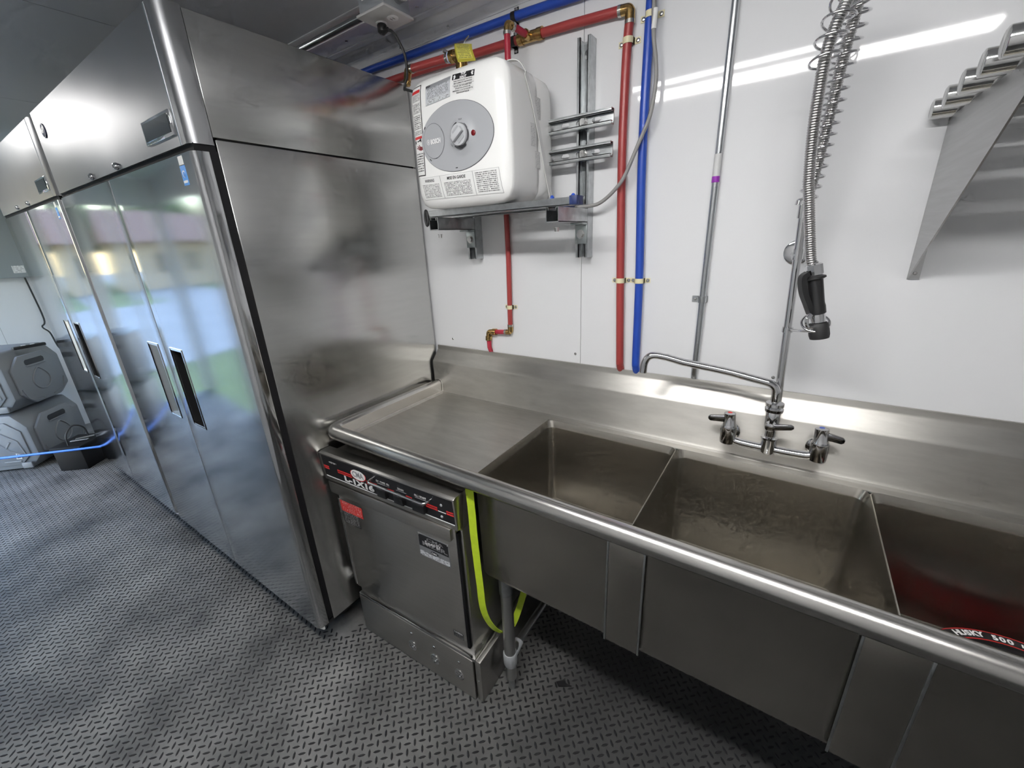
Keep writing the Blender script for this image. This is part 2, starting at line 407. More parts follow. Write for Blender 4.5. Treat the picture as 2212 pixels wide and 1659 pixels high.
# LED ceiling fixtures (outside the frame, mirrored in the wall and the steel)
def led(label, x0, x1, y, wd, lm_=LEDM):
    t = thing('led_light', label, 'light', ((x0 + x1) / 2, y, RZ1), group='ceiling lights')
    bm = B(); box(bm, x0 - 0.02, x1 + 0.02, y - wd - 0.012, y + wd + 0.012, RZ1 - 0.022, RZ1 - 0.0005, 0.004); obj('housing', bm, WHITEPL, t)
    bm = B(); box(bm, x0, x1, y - wd, y + wd, RZ1 - 0.036, RZ1 - 0.0222, 0.006); obj('diffuser', bm, lm_, t)
led('white LED strip on the ceiling along the sink, nearer the middle', 0.45, 1.85, -1.38, 0.054)
led('white LED strip on the ceiling along the sink, nearer the back wall', 0.45, 1.35, -1.17, 0.009, LEDM2)
led('white LED strip on the ceiling in front of the refrigerators', -2.70, -1.50, -1.25, 0.054, LEDM3)

# daylight comes through the two openings: portals guide the sampling only
def portal(loc, rot, sx, sy):
    l = bpy.data.lights.new('daylight_portal', 'AREA'); l.shape = 'RECTANGLE'; l.size = sx; l.size_y = sy; l.cycles.is_portal = True
    o = link(bpy.data.objects.new('daylight_portal', l)); o.location = loc; o.rotation_euler = rot
portal((-3.435, RY0 - 0.06, 1.01), (PI / 2, 0, 0), 1.37, 2.02)
portal((RX0 - 0.06, -1.70, 1.01), (PI / 2, 0, -PI / 2), 1.0, 2.02)

# ------------------------------------------------------------------ outdoors (mirrored in the refrigerator doors)
GRASS = mat('grass', (0.17, 0.20, 0.07), 0.9, noise=0.4, nfreq=0.4)
ASPH = mat('pale_pavement', (0.30, 0.285, 0.27), 0.8, noise=0.2, nfreq=1)
TREE = mat('tree_foliage', (0.05, 0.10, 0.03), 0.9, noise=0.5, nfreq=2)
HOUSEW = mat('tan_siding', (0.42, 0.33, 0.24), 0.8); HOUSER = mat('brown_roof', (0.22, 0.12, 0.08), 0.8)
bm = B(); box(bm, -80, 80, -80, 80, -0.75, -0.62); g = struct('ground', bm, GRASS)
bm = B(); box(bm, -24, -9, -80, 80, -0.62, -0.60); struct('pavement', bm, ASPH)
bm = B(); box(bm, -80, 80, -16, -8, -0.62, -0.598); struct('pavement_strip', bm, ASPH)
rnd = random.Random(3)
for k in range(8):
    x, y = (-46, -30 + k * 8) if k < 5 else (-26 + (k - 5) * 9, -38)
    t = thing('tree', 'round green tree standing beyond the open door, mirrored in the refrigerator doors', 'tree', (x, y, -0.62), group='trees outdoors')
    bm = B(); cyl(bm, (x, y, -0.62), (x, y, 3.2), 0.3, 0.2, 8); obj('trunk', bm, HOUSER, t)
    bm = B()
    for q in range(7):
        a = rnd.uniform(0, 6.28); c = Vector((x + math.cos(a) * 1.6, y + math.sin(a) * 1.6, 4.2 + rnd.uniform(-1, 1.6)))
        r = bmesh.ops.create_icosphere(bm, subdivisions=2, radius=rnd.uniform(1.5, 2.4)); bmesh.ops.translate(bm, verts=r['verts'], vec=c)
    obj('crown', bm, TREE, t)
t = thing('house', 'tan house with brown roof outdoors, mirrored in the refrigerator doors', 'house', (-38, -17, -0.62))
bm = B(); box(bm, -42, -34, -26, -8, -0.62, 2.4); obj('wall', bm, HOUSEW, t, 0)
bm = B(); prism(bm, [(-43, -27, 2.4), (-33, -27, 2.4), (-38, -27, 4.6)], (0, 20, 0)); obj('roof', bm, HOUSER, t, 0)
for y in (-22, -17, -12):
    bm = B(); box(bm, -34.0, -33.95, y - 0.7, y + 0.7, 0.4, 1.7); obj('window', bm, BLACK, t, 0)

# ------------------------------------------------------------------ refrigerators
def round_rect(x0, x1, y0, y1, radii, n=5):
    """counter-clockwise outline; radii for corners (x0,y0) (x1,y0) (x1,y1) (x0,y1)"""
    out = []
    for (cx, cy, sx, sy, a0), r in zip(((x0, y0, 1, 1, PI), (x1, y0, -1, 1, 1.5 * PI), (x1, y1, -1, -1, 0), (x0, y1, 1, -1, .5 * PI)), radii):
        if r <= 0: out.append((cx, cy)); continue
        for i in range(n + 1):
            a = a0 + (PI / 2) * i / n; out.append((cx + sx * r + math.cos(a) * r, cy + sy * r + math.sin(a) * r))
    return out
def refrigerator(loc, label):
    t = thing('reach_in_refrigerator', label, 'refrigerator', loc, 0, 'stainless refrigerators', local=True)
    W, D = 1.385, 0.79
    bm = B(); box(bm, -W, 0, 0.062, D, 0.135, 1.829, 0.003); obj('cabinet', bm, STEEL_SIDE, t)
    bm = B(); box(bm, -W, 0, 0.058, D, 1.833, 2.112, 0.003); obj('upper_cabinet', bm, STEEL_SIDE, t)
    bm = B(); box(bm, -W + .006, -.006, 0.070, D - .01, 1.826, 1.836); obj('seam', bm, GASKET, t)
    bm = B(); box(bm, -W + .004, -.003, 0.040, 0.064, 0.15, 1.80); obj('door_gasket', bm, GASKET, t)
    # header: rounded steel fascia with its end frame
    bm = B(); prism(bm, [(x, y, 1.814) for x, y in round_rect(-W, 0, 0, 0.057, (.022, .022, 0, 0))], (0, 0, 0.301)); hd = obj('header_panel', bm, STEEL_HEAD, t)
    bm = B(); box(bm, -0.052, -0.047, -0.0012, 0.004, 1.814, 2.115); obj('fold_line', bm, CHROME, hd, 0)
    bm = B(); box(bm, -W + .004, -.004, 0.008, 0.060, 1.797, 1.816); obj('header_seam', bm, GASKET, t)  # black seam strip between header and doors
    bm = B(); box(bm, -.262, -.066, -0.005, 0.004, 1.840, 1.899, 0.002); dp = obj('display', bm, CHROME, hd, label='small framed temperature display')
    bm = B(); box(bm, -.252, -.076, -0.0065, -0.003, 1.848, 1.891); obj('display_glass', bm, mat('display_glass', (0.02, 0.022, 0.025), 0.06), dp, 0)
    bm = B(); lathe(bm, [(.026, 0), (.026, .003), (.022, .005), (.001, .006)], (-1.25, 0.0005, 2.034), (0, -1, 0), 24); bd = obj('badge', bm, mat('badge_navy', (0.03, 0.035, 0.10), 0.25), hd, label='round navy brand badge')
    text('badge_lettering', 'M3', 0.026, facing((-1.25, -0.0062, 2.034), (1, 0, 0), (0, 0, 1)), WHITEINK, bd, 0.0006)
    bm = B(); lathe(bm, [(.0245, 0), (.0245, .0012), (.0225, .0012), (.0225, 0)], (-1.25, -0.0035, 2.034), (0, -1, 0), 24, False); obj('badge_ring', bm, WHITEINK, bd)
    for x in (-.567, -.847):
        bm = B(); lathe(bm, [(.011, 0), (.011, .006), (.008, .011), (.001, .012)], (x, 0.0005, 1.826), (0, -1, 0), 16); lk = obj('lock', bm, CHROME, hd)
        bm = B(); box(bm, x - .001, x + .001, -.0125, -.0105, 1.821, 1.831); obj('key_slot', bm, BLACK, lk, 0)
    for side in (0, 1):
        a, b = ((-0.6955, 0.0) if side == 0 else (-W, -0.6985))
        h0, h1 = ((-.632, -.524) if side == 0 else (-.871, -.763)); z0, z1, y1 = 0.137, 1.797, 0.042
        rr = (0.003, .02, .004, .004) if side == 0 else (.02, .003, .004, .004)
        bm = B()
        o2 = round_rect(h1, b, 0, y1, (0, rr[1], rr[2], 0)); prism(bm, [(x, y, z0) for x, y in o2], (0, 0, z1 - z0))
        o2 = round_rect(a, h0, 0, y1, (rr[0], 0, 0, rr[3])); prism(bm, [(x, y, z0) for x, y in o2], (0, 0, z1 - z0))
        box(bm, h0, h1, 0, y1, z0, 0.885); box(bm, h0, h1, 0, y1, 1.205, z1); box(bm, h0, h1, .039, y1, .885, 1.205)
        bmesh.ops.remove_doubles(bm, verts=bm.verts, dist=1e-5)
        d = obj('door', bm, STEEL_DOOR, t)
        # recessed pull: sloping plate, deep side towards the other door
        deep, shal = (h0, h1) if side == 0 else (h1, h0)
        bm = B(); dd = 0.004 if deep > shal else -0.004
        prism(bm, [(shal, 0.001, .887), (deep, 0.036, .887), (deep, 0.039, .887), (shal, 0.004, .887)], (0, 0, .316)); hp = obj('handle_plate', bm, STEEL_BRACKET if side else BLACK, d, 0)
        bm = B(); box(bm, *sorted((deep, deep - dd)), 0.003, 0.0375, .887, 1.203); obj('handle_grip', bm, BLACK, hp, 0)
        for zz in (.885, 1.199):
            bm = B(); prism(bm, [(shal, -0.001, zz), (deep, -0.001, zz), (deep, 0.036, zz), (shal, 0.003, zz)], (0, 0, .006)); obj('handle_end', bm, CHROME, hp, 0)
        bm = B()
        for q0, q1, r0, r1 in ((h0 - .004, h0, .881, 1.209), (h1, h1 + .004, .881, 1.209), (h0, h1, .881, .885), (h0, h1, 1.205, 1.209)): box(bm, q0, q1, -.0025, .001, r0, r1)
        obj('handle_frame', bm, CHROME, hp, 0)
        if side == 0:
            bm = B(); box(bm, -.096, -.068, -.0006, 0, 1.772, 1.793); obj('sticker', bm, PAPER, d, 0, 'small white sticker')
            bm = B(); box(bm, -.098, -.066, -.0006, 0, 1.722, 1.770); s = obj('sticker', bm, BLUESTK, d, 0, 'blue energy sticker')
            bm = B(); cyl(bm, (-.082, -.0006, 1.750), (-.082, -.0009, 1.750), .0085, None, 16); obj('sticker_print', bm, WHITEINK, s, 0)
            bm = B(); cyl(bm, (-.080, -.0008, 1.749), (-.080, -.0012, 1.749), .0065, None, 16); obj('sticker_print', bm, BLUESTK, s, 0)
            bm = B(); box(bm, -.095, -.069, -.0009, -.0006, 1.728, 1.734); obj('sticker_print', bm, WHITEINK, s, 0)
    bm = B(); box(bm, -W + .01, -.01, .02, D - .02, .120, .137); obj('base_plate', bm, BLACK, t)
    for x in (-.13, -W + .13):
        for y in (.17, D - .12):
            bm = B(); box(bm, x - .03, x + .03, y - .03, y + .03, .112, .121); box(bm, x - .022, x - .018, y - .02, y + .02, .05, .115); box(bm, x + .018, x + .022, y - .02, y + .02, .05, .115)
            cs_ = obj('caster', bm, GALV, t)
            bm = B(); cyl(bm, (x - .015, y, .052), (x + .015, y, .052), .051, None, 20); obj('wheel', bm, BLACKR, cs_)
    bm = B(); prism(bm, [(-.045, .004, .137), (-.004, .02, .139), (-.006, .018, .118), (-.03, .008, .122)], (0.002, .004, 0.001)); obj('torn_film', bm, WHITEPL, t, 0, 'scrap of white protective film at the door corner')
    return t
fr = refrigerator((0.0, -0.81, 0.0), 'two-door stainless steel refrigerator next to the dishwasher, with framed display')
fr2 = copy_tree(fr); fr2.location = (-1.425, -0.81, 0.0)
fr2['label'] = 'far two-door stainless steel refrigerator beside the grey water cans'

# ------------------------------------------------------------------ three-bowl sink
sink = thing('compartment_sink', 'long stainless steel three-bowl sink with left drainboard and tall backsplash', 'sink', (1.35, -0.33, 0.0))
SX1 = 2.70; BX = [0.632, 1.1035, 1.5815, 2.060]; YB, YF, ZD = -0.094, -0.557, 0.888
bm = B()
sec = [(-.0065, 1.0995), (-.0120, 1.0988), (-.0125, 1.0840), (-.0130, 1.0805), (-.0145, 1.0775), (-.0505, 1.0370), (-.0530, 1.0335), (-.0542, 1.0290), (-.0545, .900), (-.0575, .8925), (-.066, .888), (-.066, .884), (-.050, .884), (-.050, 1.030), (-.009, 1.077), (-.0065, 1.077)]
prism(bm, [(0.008, y, z) for y, z in sec], (SX1 - .008, 0, 0)); bs = obj('backsplash', bm, STEEL_SINK, sink, 25)
bm = B(); box(bm, 0.04, BX[0], -.600, -.062, ZD - .004, ZD)
obj('drainboard', bm, STEEL_SINK, sink)
bm = B(); box(bm, BX[3], SX1 - .03, -.600, -.062, ZD - .004, ZD); obj('drainboard', bm, STEEL_SINK, sink)
bm = B(); box(bm, BX[0], BX[3], YB, -.062, ZD - .004, ZD); obj('rear_ledge', bm, STEEL_SINK, sink)
bm = B(); prism(bm, [(BX[0] - .004, -.602, .893), (BX[0] - .004, YF, ZD), (BX[0] - .004, YF - .0035, .866), (BX[0] - .004, -.604, .889)], (BX[3] - BX[0] + .008, 0, 0)); obj('front_ledge', bm, STEEL_SINK, sink)
# inner cove strip along the left edge
bm = B(); prism(bm, [(.044, -.60, .888), (.064, -.60, .888), (.052, -.60, .892), (.046, -.60, .902)], (0, .545, 0)); obj('cove_strip', bm, STEEL_SINK, sink)
def rail(bm, path, section):
    """section (outwards, z) carried along a level path; outwards is to the left of travel"""
    path = [Vector(p) for p in path]; rings = []
    for i, p in enumerate(path):
        a = (path[i] - path[i - 1]).normalized() if i else (path[1] - path[0]).normalized()
        b = (path[i + 1] - path[i]).normalized() if i < len(path) - 1 else a
        t = (a + b).normalized(); o = Vector((t.y, -t.x, 0)); k = 1 / max(.5, t.dot(a))
        rings.append([bm.verts.new(p + o * s * k + Vector((0, 0, z))) for s, z in section])
    n = len(section)
    for a, b in zip(rings, rings[1:]):
        for j in range(n): bm.faces.new((a[j], a[(j + 1) % n], b[(j + 1) % n], b[j]))
    bm.faces.new(rings[0][::-1]); bm.faces.new(rings[-1])
    return bm
rs = [(-.020, .885), (-.020, .928)] + [(math.cos(a) * .024, .922 + math.sin(a) * .026) for a in [math.radians(150 - 22 * i) for i in range(12)]] + [(-.016, .892)]
bm = B(); rail(bm, [(.030, -.056, 0), (.030, -.575, 0), (.033, -.592, 0), (.041, -.605, 0), (.054, -.613, 0), (.07, -.615, 0), (SX1, -.615, 0)], [(-s, z) for s, z in rs] if False else rs)
# the path runs towards -y then +x: outwards is to the right of travel
obj('rolled_rim', bm, STEEL_RIM, sink, 40)
bm = B(); tube(bm, spline([(.052, -.0565, .886), (.053, -.0565, .91), (.052, -.0565, .935), (.044, -.0565, .947), (.026, -.0565, .948)], 4), .0018, 6); obj('weld_bead', bm, STEEL_SINK, sink)
def bowl(x0, x1):
    bm = B()
    def ring(z, ins, r):
        return [bm.verts.new((x, y, z)) for x, y in round_rect(x0 + ins, x1 - ins, YF + ins, YB - ins, (r,) * 4, 5)]
    R = [ring(ZD + .0005, 0.0, .022), ring(ZD - .003, .0012, .022), ring(ZD - .022, .0075, .022), ring(ZD - .026, .0085, .022), ring(.572, .011, .026), ring(.556, .014, .03), ring(.548, .03, .035)]
    R2 = [ring(ZD - .002, -.003, .024), ring(ZD - .03, -.002, .024), ring(.540, .001, .024), ring(.530, .004, .026), ring(.526, .012, .03)]
    for S in (R, R2):
        for a, b in zip(S, S[1:]):
            for i in range(len(a)): j = (i + 1) % len(a); bm.faces.new((a[i], a[j], b[j], b[i]))
        bm.faces.new(S[-1])
    for i in range(len(R[0])):
        j = (i + 1) % len(R[0]); bm.faces.new((R[0][i], R[0][j], R2[0][j], R2[0][i]))
    b_ = obj('bowl', bm, STEEL_BOWL, sink, 40)
    bm = B(); lathe(bm, [(.045, 0), (.045, .002), (.03, .003), (.02, -.004)], ((x0 + x1) / 2, -.33, .5485), (0, 0, 1), 20); obj('drain', bm, CHROME, b_)
for a, b in zip(BX, BX[1:]): bowl(a + .0015, b - .0015)
for xa, xb in ((1.057, 1.146), (1.538, 1.632)):
    bm = B(); box(bm, xa, xb, -.5640, -.5610, .5245, .872, .0008); f_ = obj('filler_panel', bm, STEEL_BOWL, sink)
    for x in (xa, xb):
        bm = B(); box(bm, x - .0025, x + .0025, -.5652, -.5632, .5225, .873, .0009); obj('seam_bead', bm, GALV, f_)
def sink_leg(x, y):
    bm = B(); cyl(bm, (x, y, .175), (x, y, .46), .0205, None, 20); lg = obj('leg', bm, STEEL_LEG, sink)
    bm = B(); cyl(bm, (x, y, .445), (x, y, .535), .0235, None, 20); obj('leg_socket', bm, GALV, lg)
    bm = B(); lathe(bm, [(.022, .118), (.0245, .125), (.0250, .172), (.0225, .176)], (x, y, 0), (0, 0, 1), 20); obj('brace_clamp', bm, mat('cast_grey_clamp', (.30, .31, .32), .5), lg)
    bm = B(); cyl(bm, (x, y, .055), (x, y, .122), .0195, None, 18); obj('leg_tube', bm, STEEL_LEG, lg)
    bm = B(); cyl(bm, (x, y, .0), (x, y, .056), .0115, None, 14); obj('foot', bm, GALV, lg)
for x in (.700, 1.99):
    for y in (-.515, -.13): sink_leg(x, y)
    bm = B(); cyl(bm, (x + .006, -.50, .178), (x + .006, -.15, .188), .0135, None, 16); br = obj('cross_brace', bm, STEEL_LEG, sink)
    bm = B(); cyl(bm, (x + .004, -.515, .160), (x + .006, -.462, .180), .019, .0165, 16); obj('brace_socket', bm, MATS['cast_grey_clamp'], br)

# ------------------------------------------------------------------ pre-rinse faucet
fau = thing('pre_rinse_faucet', 'chrome pre-rinse faucet with spring hose and black spray valve on the backsplash', 'faucet', (1.345, -0.054, 0.962))
FY = -.115
bm = B()
for x in (1.243, 1.458):
    cyl(bm, (x, -.0545, .968), (x, FY, .968), .016, None, 20); lathe(bm, [(.027, 0), (.027, .006), (.02, .011)], (x, -.0545, .968), (0, -1, 0), 20)
    lathe(bm, [(.012, -.016), (.0195, -.010), (.0205, .0), (.0205, .038), (.0195, .042)], (x, FY, .966), (0, 0, 1), 20)
tube(bm, fillet([(1.243, FY, .975), (1.262, FY, .963), (1.30, FY, .9605), (1.40, FY, .9605), (1.44, FY, .963), (1.458, FY, .975)], .02), .0125, 14)
lathe(bm, [(.014, -.016), (.019, -.010), (.019, .026), (.0215, .030), (.0215, .034), (.013, .036), (.0125, .062)], (1.345, FY, .963), (0, 0, 1), 20)
obj('mixing_body', bm, CHROME, fau, 40)
bm = B(); lathe(bm, [(.015, 0), (.017, .006), (.0175, .045), (.0155, .050), (.022, .052), (.0225, .060), (.017, .064), (.022, .068), (.0215, .076), (.013, .080)], (1.344, FY, 1.022), (0, 0, 1), 20)
cyl(bm, (1.343, FY, 1.040), (1.343, FY - .022, 1.038), .013, .011, 16); obj('add_on_valve', bm, CHROME, fau, 40)
LEVER = mat('smoked_chrome_lever', (.30, .30, .31), .12, 1.0)
def lever(base, top, tip, wd, hubr):
    bm = B(); b, t_ = Vector(base), Vector(top); lathe(bm, [(hubr * 1.12, 0), (hubr, .004), (hubr * .92, (t_ - b).length), (hubr * .6, (t_ - b).length + .002)], b, t_ - b, 18); h = obj('handle_hub', bm, CHROME, fau, 40)
    c = b + (t_ - b) * .55; d = Vector(tip) - c; _, u, v = frame(d); u = Vector((0, 0, 1)); u = (u - d.normalized() * u.dot(d.normalized())).normalized(); v = d.normalized().cross(u)
    bm = B(); L = d.length; k = []
    for s, hu, hv in ((.0, wd * .9, wd * .55), (.45, wd * .85, wd * .5), (.9, wd * .75, wd * .45), (1.0, wd * .35, wd * .25)):
        p = c + d * s; k.append([bm.verts.new(p + u * a * hu + v * b_ * hv) for a, b_ in ((1, 1), (1, -1), (-1, -1), (-1, 1))])
    for a, b_ in zip(k, k[1:]):
        for i in range(4): bm.faces.new((a[i], a[(i + 1) % 4], b_[(i + 1) % 4], b_[i]))
    bm.faces.new(k[0]); bm.faces.new(k[-1][::-1]); bmesh.ops.bevel(bm, geom=list(bm.edges), offset=.0015, segments=2, profile=.5, affect='EDGES')
    obj('lever', bm, LEVER, h, 50); return h
h = lever((1.243, FY, 1.008), (1.241, FY, 1.047), (1.186, FY - .004, 1.024), .011, .0165)
bm = B(); cyl(bm, (1.241, FY, 1.048), (1.241, FY, 1.0496), .006, None, 14); obj('index_button', bm, REDINK, h, label='red hot-water index')
h = lever((1.458, FY, 1.008), (1.455, FY, 1.047), (1.506, FY - .002, 1.022), .011, .0165)
bm = B(); cyl(bm, (1.455, FY, 1.048), (1.455, FY, 1.0496), .006, None, 14); obj('index_button', bm, BLUEP, h, label='blue cold-water index')
lever((1.343, FY - .020, 1.038), (1.342, FY - .034, 1.037), (1.395, FY - .022, 1.045), .0095, .013)
bm = B(); sp = fillet([(1.343, FY, 1.098), (1.342, FY, 1.148), (1.215, FY - .006, 1.172), (1.105, -.135, 1.187)], .035) + spline([(1.06, -.145, 1.199), (1.03, -.151, 1.203), (1.012, -.155, 1.198), (1.001, -.157, 1.180), (.998, -.158, 1.148)], 5)
tube(bm, sp, .0105, 16); obj('spout', bm, CHROME, fau, 50)
bm = B(); tube(bm, [(1.348, -.100, 1.098), (1.332, -.103, 1.565)], .0095, 16); cyl(bm, (1.3325, -.103, 1.562), (1.332, -.103, 1.590), .0130, None, 16); obj('riser', bm, CHROME, fau)
bm = B(); lathe(bm, [(.031, 0), (.031, .003), (.027, .005), (.006, .006)], (1.333, -.0005, 1.480), (0, -1, 0), 24); box(bm, 1.319, 1.335, -.115, -.005, 1.478, 1.480); box(bm, 1.3255, 1.3275, -.112, -.005, 1.470, 1.490, .0006)
bm2 = bm; cyl(bm2, (1.335, -.103, 1.468), (1.3345, -.103, 1.492), .0115, None, 16); wb = obj('wall_bracket', bm2, CHROME, fau, 40)
bm = B(); screw_head(bm, (1.3275, -.09, 1.480), (1, 0, 0), .003, .002); obj('screw', bm, SCREW, wb)
front = [(1.368, -.2, 1.462), (1.361, -.2, 1.474), (1.346, -.2, 1.551), (1.336, -.2, 1.607), (1.331, -.2, 1.638), (1.324, -.205, 1.722), (1.322, -.21, 1.798), (1.323, -.215, 1.852), (1.330, -.215, 1.894), (1.339, -.21, 1.926)]
rear = [(1.332, -.103, 1.590), (1.338, -.105, 1.630), (1.343, -.110, 1.692), (1.346, -.113, 1.742), (1.349, -.118, 1.792), (1.351, -.125, 1.84), (1.354, -.130, 1.885), (1.357, -.136, 1.912), (1.359, -.145, 1.944), (1.358, -.165, 1.968), (1.350, -.190, 1.964)]
path = spline(front + rear[::-1], 26)
bm = B()
# corrugated hose: even arc-length rings of alternating radius
def resample(pts, step):
    out = [pts[0]]; acc = 0
    for a, b in zip(pts, pts[1:]):
        L = (b - a).length
        while acc + L >= step:
            a = a + (b - a) * ((step - acc) / L); L = (b - a).length; out.append(a.copy()); acc = 0
        acc += L
    return out
hp_ = resample(path, .0012)
tube(bm, hp_, lambda i: (.0112, .0108, .0096, .0108)[i % 4], 14); obj('flexible_hose', bm, mat('corrugated_steel', (.70, .69, .68), .2, 1.0), fau, 60)
# spring wire around the riser side, over the bend and down to its cut end
cp = resample(spline([(1.323, -.214, 1.835)] + front[7:] + rear[::-1], 26), .0006); wire = []
tt = (cp[1] - cp[0]).normalized(); _, u, _ = frame(tt); ph = 0; prev = tt; N = len(cp)
for i, p in enumerate(cp[:-1]):
    tt = (cp[i + 1] - p).normalized(); u = prev.rotation_difference(tt) @ u; u = (u - tt * u.dot(tt)).normalized(); prev = tt; v = tt.cross(u)
    rad = .0245 if i < N * .4 else .0245 - .0065 * min(1, (i - N * .4) / (N * .6))
    ph += .0006 / (.0205 if i > N * .3 else .030) * 2 * PI
    wire.append(p + u * math.cos(ph) * rad + v * math.sin(ph) * rad)
bm = B(); tube(bm, wire[::2], .0025, 8); obj('spring', bm, CHROME, fau, 60)
bm = B(); cyl(bm, (1.3265, -.103, 1.590), (1.3275, -.103, 1.600), .0155, None, 16); obj('spring_seat', bm, CHROME, fau)
ax = Vector((1.399, -.2, 1.327)) - Vector((1.368, -.2, 1.462)); o_ = Vector((1.368, -.2, 1.462))
bm = B(); lathe(bm, [(.0125, -.003), (.0165, 0), (.0168, .020), (.0150, .024)], o_, ax, 8); obj('hose_nut', bm, CHROME, fau, 30)
bm = B(); lathe(bm, [(.0145, .0235), (.021, .026), (.0215, .030), (.0155, .033), (.0150, .085), (.0165, .092), (.0165, .108), (.014, .110)], o_, ax, 20); sv = obj('spray_valve', bm, BLACK, fau, 40, 'black insulated grip of the spray valve')
bm = B(); lathe(bm, [(.0135, .108), (.0145, .115), (.0145, .128), (.011, .132)], o_, ax, 20); obj('valve_neck', bm, CHROME, sv, 40)
bm = B(); lathe(bm, [(.0165, .130), (.0198, .136), (.0202, .158), (.0185, .166), (.010, .167)], o_, ax, 24); obj('bumper', bm, BLACKR, sv, 40, 'black rubber spray bumper')
bm = B(); sweep(bm, spline([(1.360, -.210, 1.444), (1.352, -.214, 1.434), (1.358, -.216, 1.405), (1.371, -.213, 1.376), (1.380, -.207, 1.356)], 5), lambda i: [(a * .0085, b * .0055) for a, b in ((1, 1), (1, -1), (-1, -1), (-1, 1))]); obj('squeeze_lever', bm, BLACK, sv, 40)
bm = B(); tube(bm, spline([(1.380, -.216, 1.356), (1.374, -.222, 1.345), (1.378, -.220, 1.330), (1.388, -.213, 1.324)], 4), .0045, 8); obj('trigger_link', bm, CHROME, sv)
# hook ring on the riser
rc = Vector((1.392, -.197, 1.334)); bm = B()
tube(bm, [rc + Vector((math.cos(a) * .0262, math.sin(a) * .0195, math.sin(a) * .0165)) for a in [2 * PI * i / 28 for i in range(28)]], .0028, 8, closed=True)
tube(bm, fillet([(1.332, -.082, 1.2935), (1.3415, -.1015, 1.2955), (1.366, -.190, 1.312), (1.388, -.2155, 1.3175)], .012), .0032, 8)
cyl(bm, (1.3415, -.1015, 1.289), (1.3415, -.1015, 1.302), .0125, None, 16); obj('hook_ring', bm, CHROME, fau, 50)

# ------------------------------------------------------------------ dishwasher (stands slightly askew)
dw = thing('dishwasher', 'stainless undercounter dishwasher with black control panel under the drainboard', 'dishwasher', (0.040, -0.645, 0.0), math.radians(2.3), local=True)
bm = B(); box(bm, 0.004, .582, .012, .50, .20, .735, .002); cab = obj('cabinet', bm, STEEL_DW, dw)
bm = B(); box(bm, .0, .582, .006, .52, .728, .852, .002); obj('top_housing', bm, STEEL_DW, dw)
# control fascia, leaning forward a little
bm = B(); prism(bm, [(-.036, -.008, .856), (-.036, -.018, .852), (-.036, -.012, .742), (-.036, .012, .740), (-.036, .03, .856)], (.622, 0, 0), .0012); fas = obj('control_fascia', bm, STEEL_DW, dw)
cy = lambda z: -.018 + (.852 - z) * (.006 / .110)
def cq(bm, x0, x1, z0, z1, off): prism(bm, [(x0, cy(z0) - off, z0), (x1, cy(z0) - off, z0), (x1, cy(z1) - off, z1), (x0, cy(z1) - off, z1)], (0, .0006, 0)); return bm
bm = B(); cq(bm, -.022, .580, .758, .847, .0006); pn = obj('control_panel', bm, mat('black_panel_film', (.010, .010, .012), .35), fas, 0, 'black printed control panel')
bm = B(); cq(bm, -.020, .579, .7595, .7630, .0011); obj('panel_line', bm, WHITEINK, pn, 0)
for x0, x1 in ((-.022, .008), (.055, .131), (.205, .258), (.308, .338), (.390, .416), (.472, .518), (.553, .580)):
    for z in (.801, .7925):
        bm = B(); cq(bm, x0, x1, z, z + .0050, .0011); obj('panel_stripe', bm, REDINK, pn, 0)
def ptext(body, x, z, size, matl, weight=0, fit=None, par=pn, off=.0016):
    return text('lettering', body, size, facing((x, cy(z) - off, z), (1, 0, 0), (0, -.055, 1)), matl, par, weight, fit=fit)
bm = B(); vs = [(.168 + math.cos(2 * PI * i / 28) * .036, cy(.815) - .0016, .815 + math.sin(2 * PI * i / 28) * .0195) for i in range(28)]; prism(bm, vs, (0, .0004, 0)); obj('logo_oval', bm, WHITEINK, pn, 0)
bm = B(); vs = [(.168 + math.cos(2 * PI * i / 28) * .039, cy(.815) - .0012, .815 + math.sin(2 * PI * i / 28) * .0222) for i in range(28)]; prism(bm, vs, (0, .0004, 0)); obj('logo_rim', bm, REDINK, pn, 0)
ptext('CMA', .168, .815, .031, mat('grey_ink', (.30, .30, .32), .5), .0008, .056, off=.0024)
ptext('L-1X16', .163, .779, .030, WHITEINK, .0017, .152, off=.0022)
ptext('OFF  POWER  ON', .290, .822, .0105, WHITEINK, .0002, .060)
ptext('DRAIN', .371, .822, .0105, WHITEINK, .0002, .026)
ptext('FILL / START', .454, .822, .0105, WHITEINK, .0002, .048)
ptext('WATER TEMP °F', .038, .827, .0095, WHITEINK, .0002, .042)
for x, wd in ((.290, .056), (.371, .044), (.454, .048)):
    bm = B(); cq(bm, x - wd / 2, x + wd / 2, .813, .8142, .0011); obj('panel_line', bm, GREYDIAL, pn, 0)
for x, wd in ((.284, .042), (.362, .042), (.446, .050)):
    bm = B(); box(bm, x - wd / 2, x + wd / 2, -.027, -.010, .768, .800, .003); obj('rocker_switch', bm, BLACK, pn)
for x, z in ((.536, .820), (.532, .777)):
    bm = B(); lathe(bm, [(.0045, 0), (.0045, .002), (.002, .003)], (x, cy(z) - .0005, z), (0, -1, 0), 12); obj('indicator', bm, GREYDIAL, pn)
bm = B(); cq(bm, .520, .550, .7925, .7955, .0011); obj('panel_line', bm, WHITEINK, pn, 0)
bm = B(); tube(bm, fillet([(.251, -.012, .832), (.248, -.046, .829), (.496, -.046, .826), (.499, -.012, .829)], .02), .0038, 10); obj('pull_handle', bm, CHROME, fas, 50)
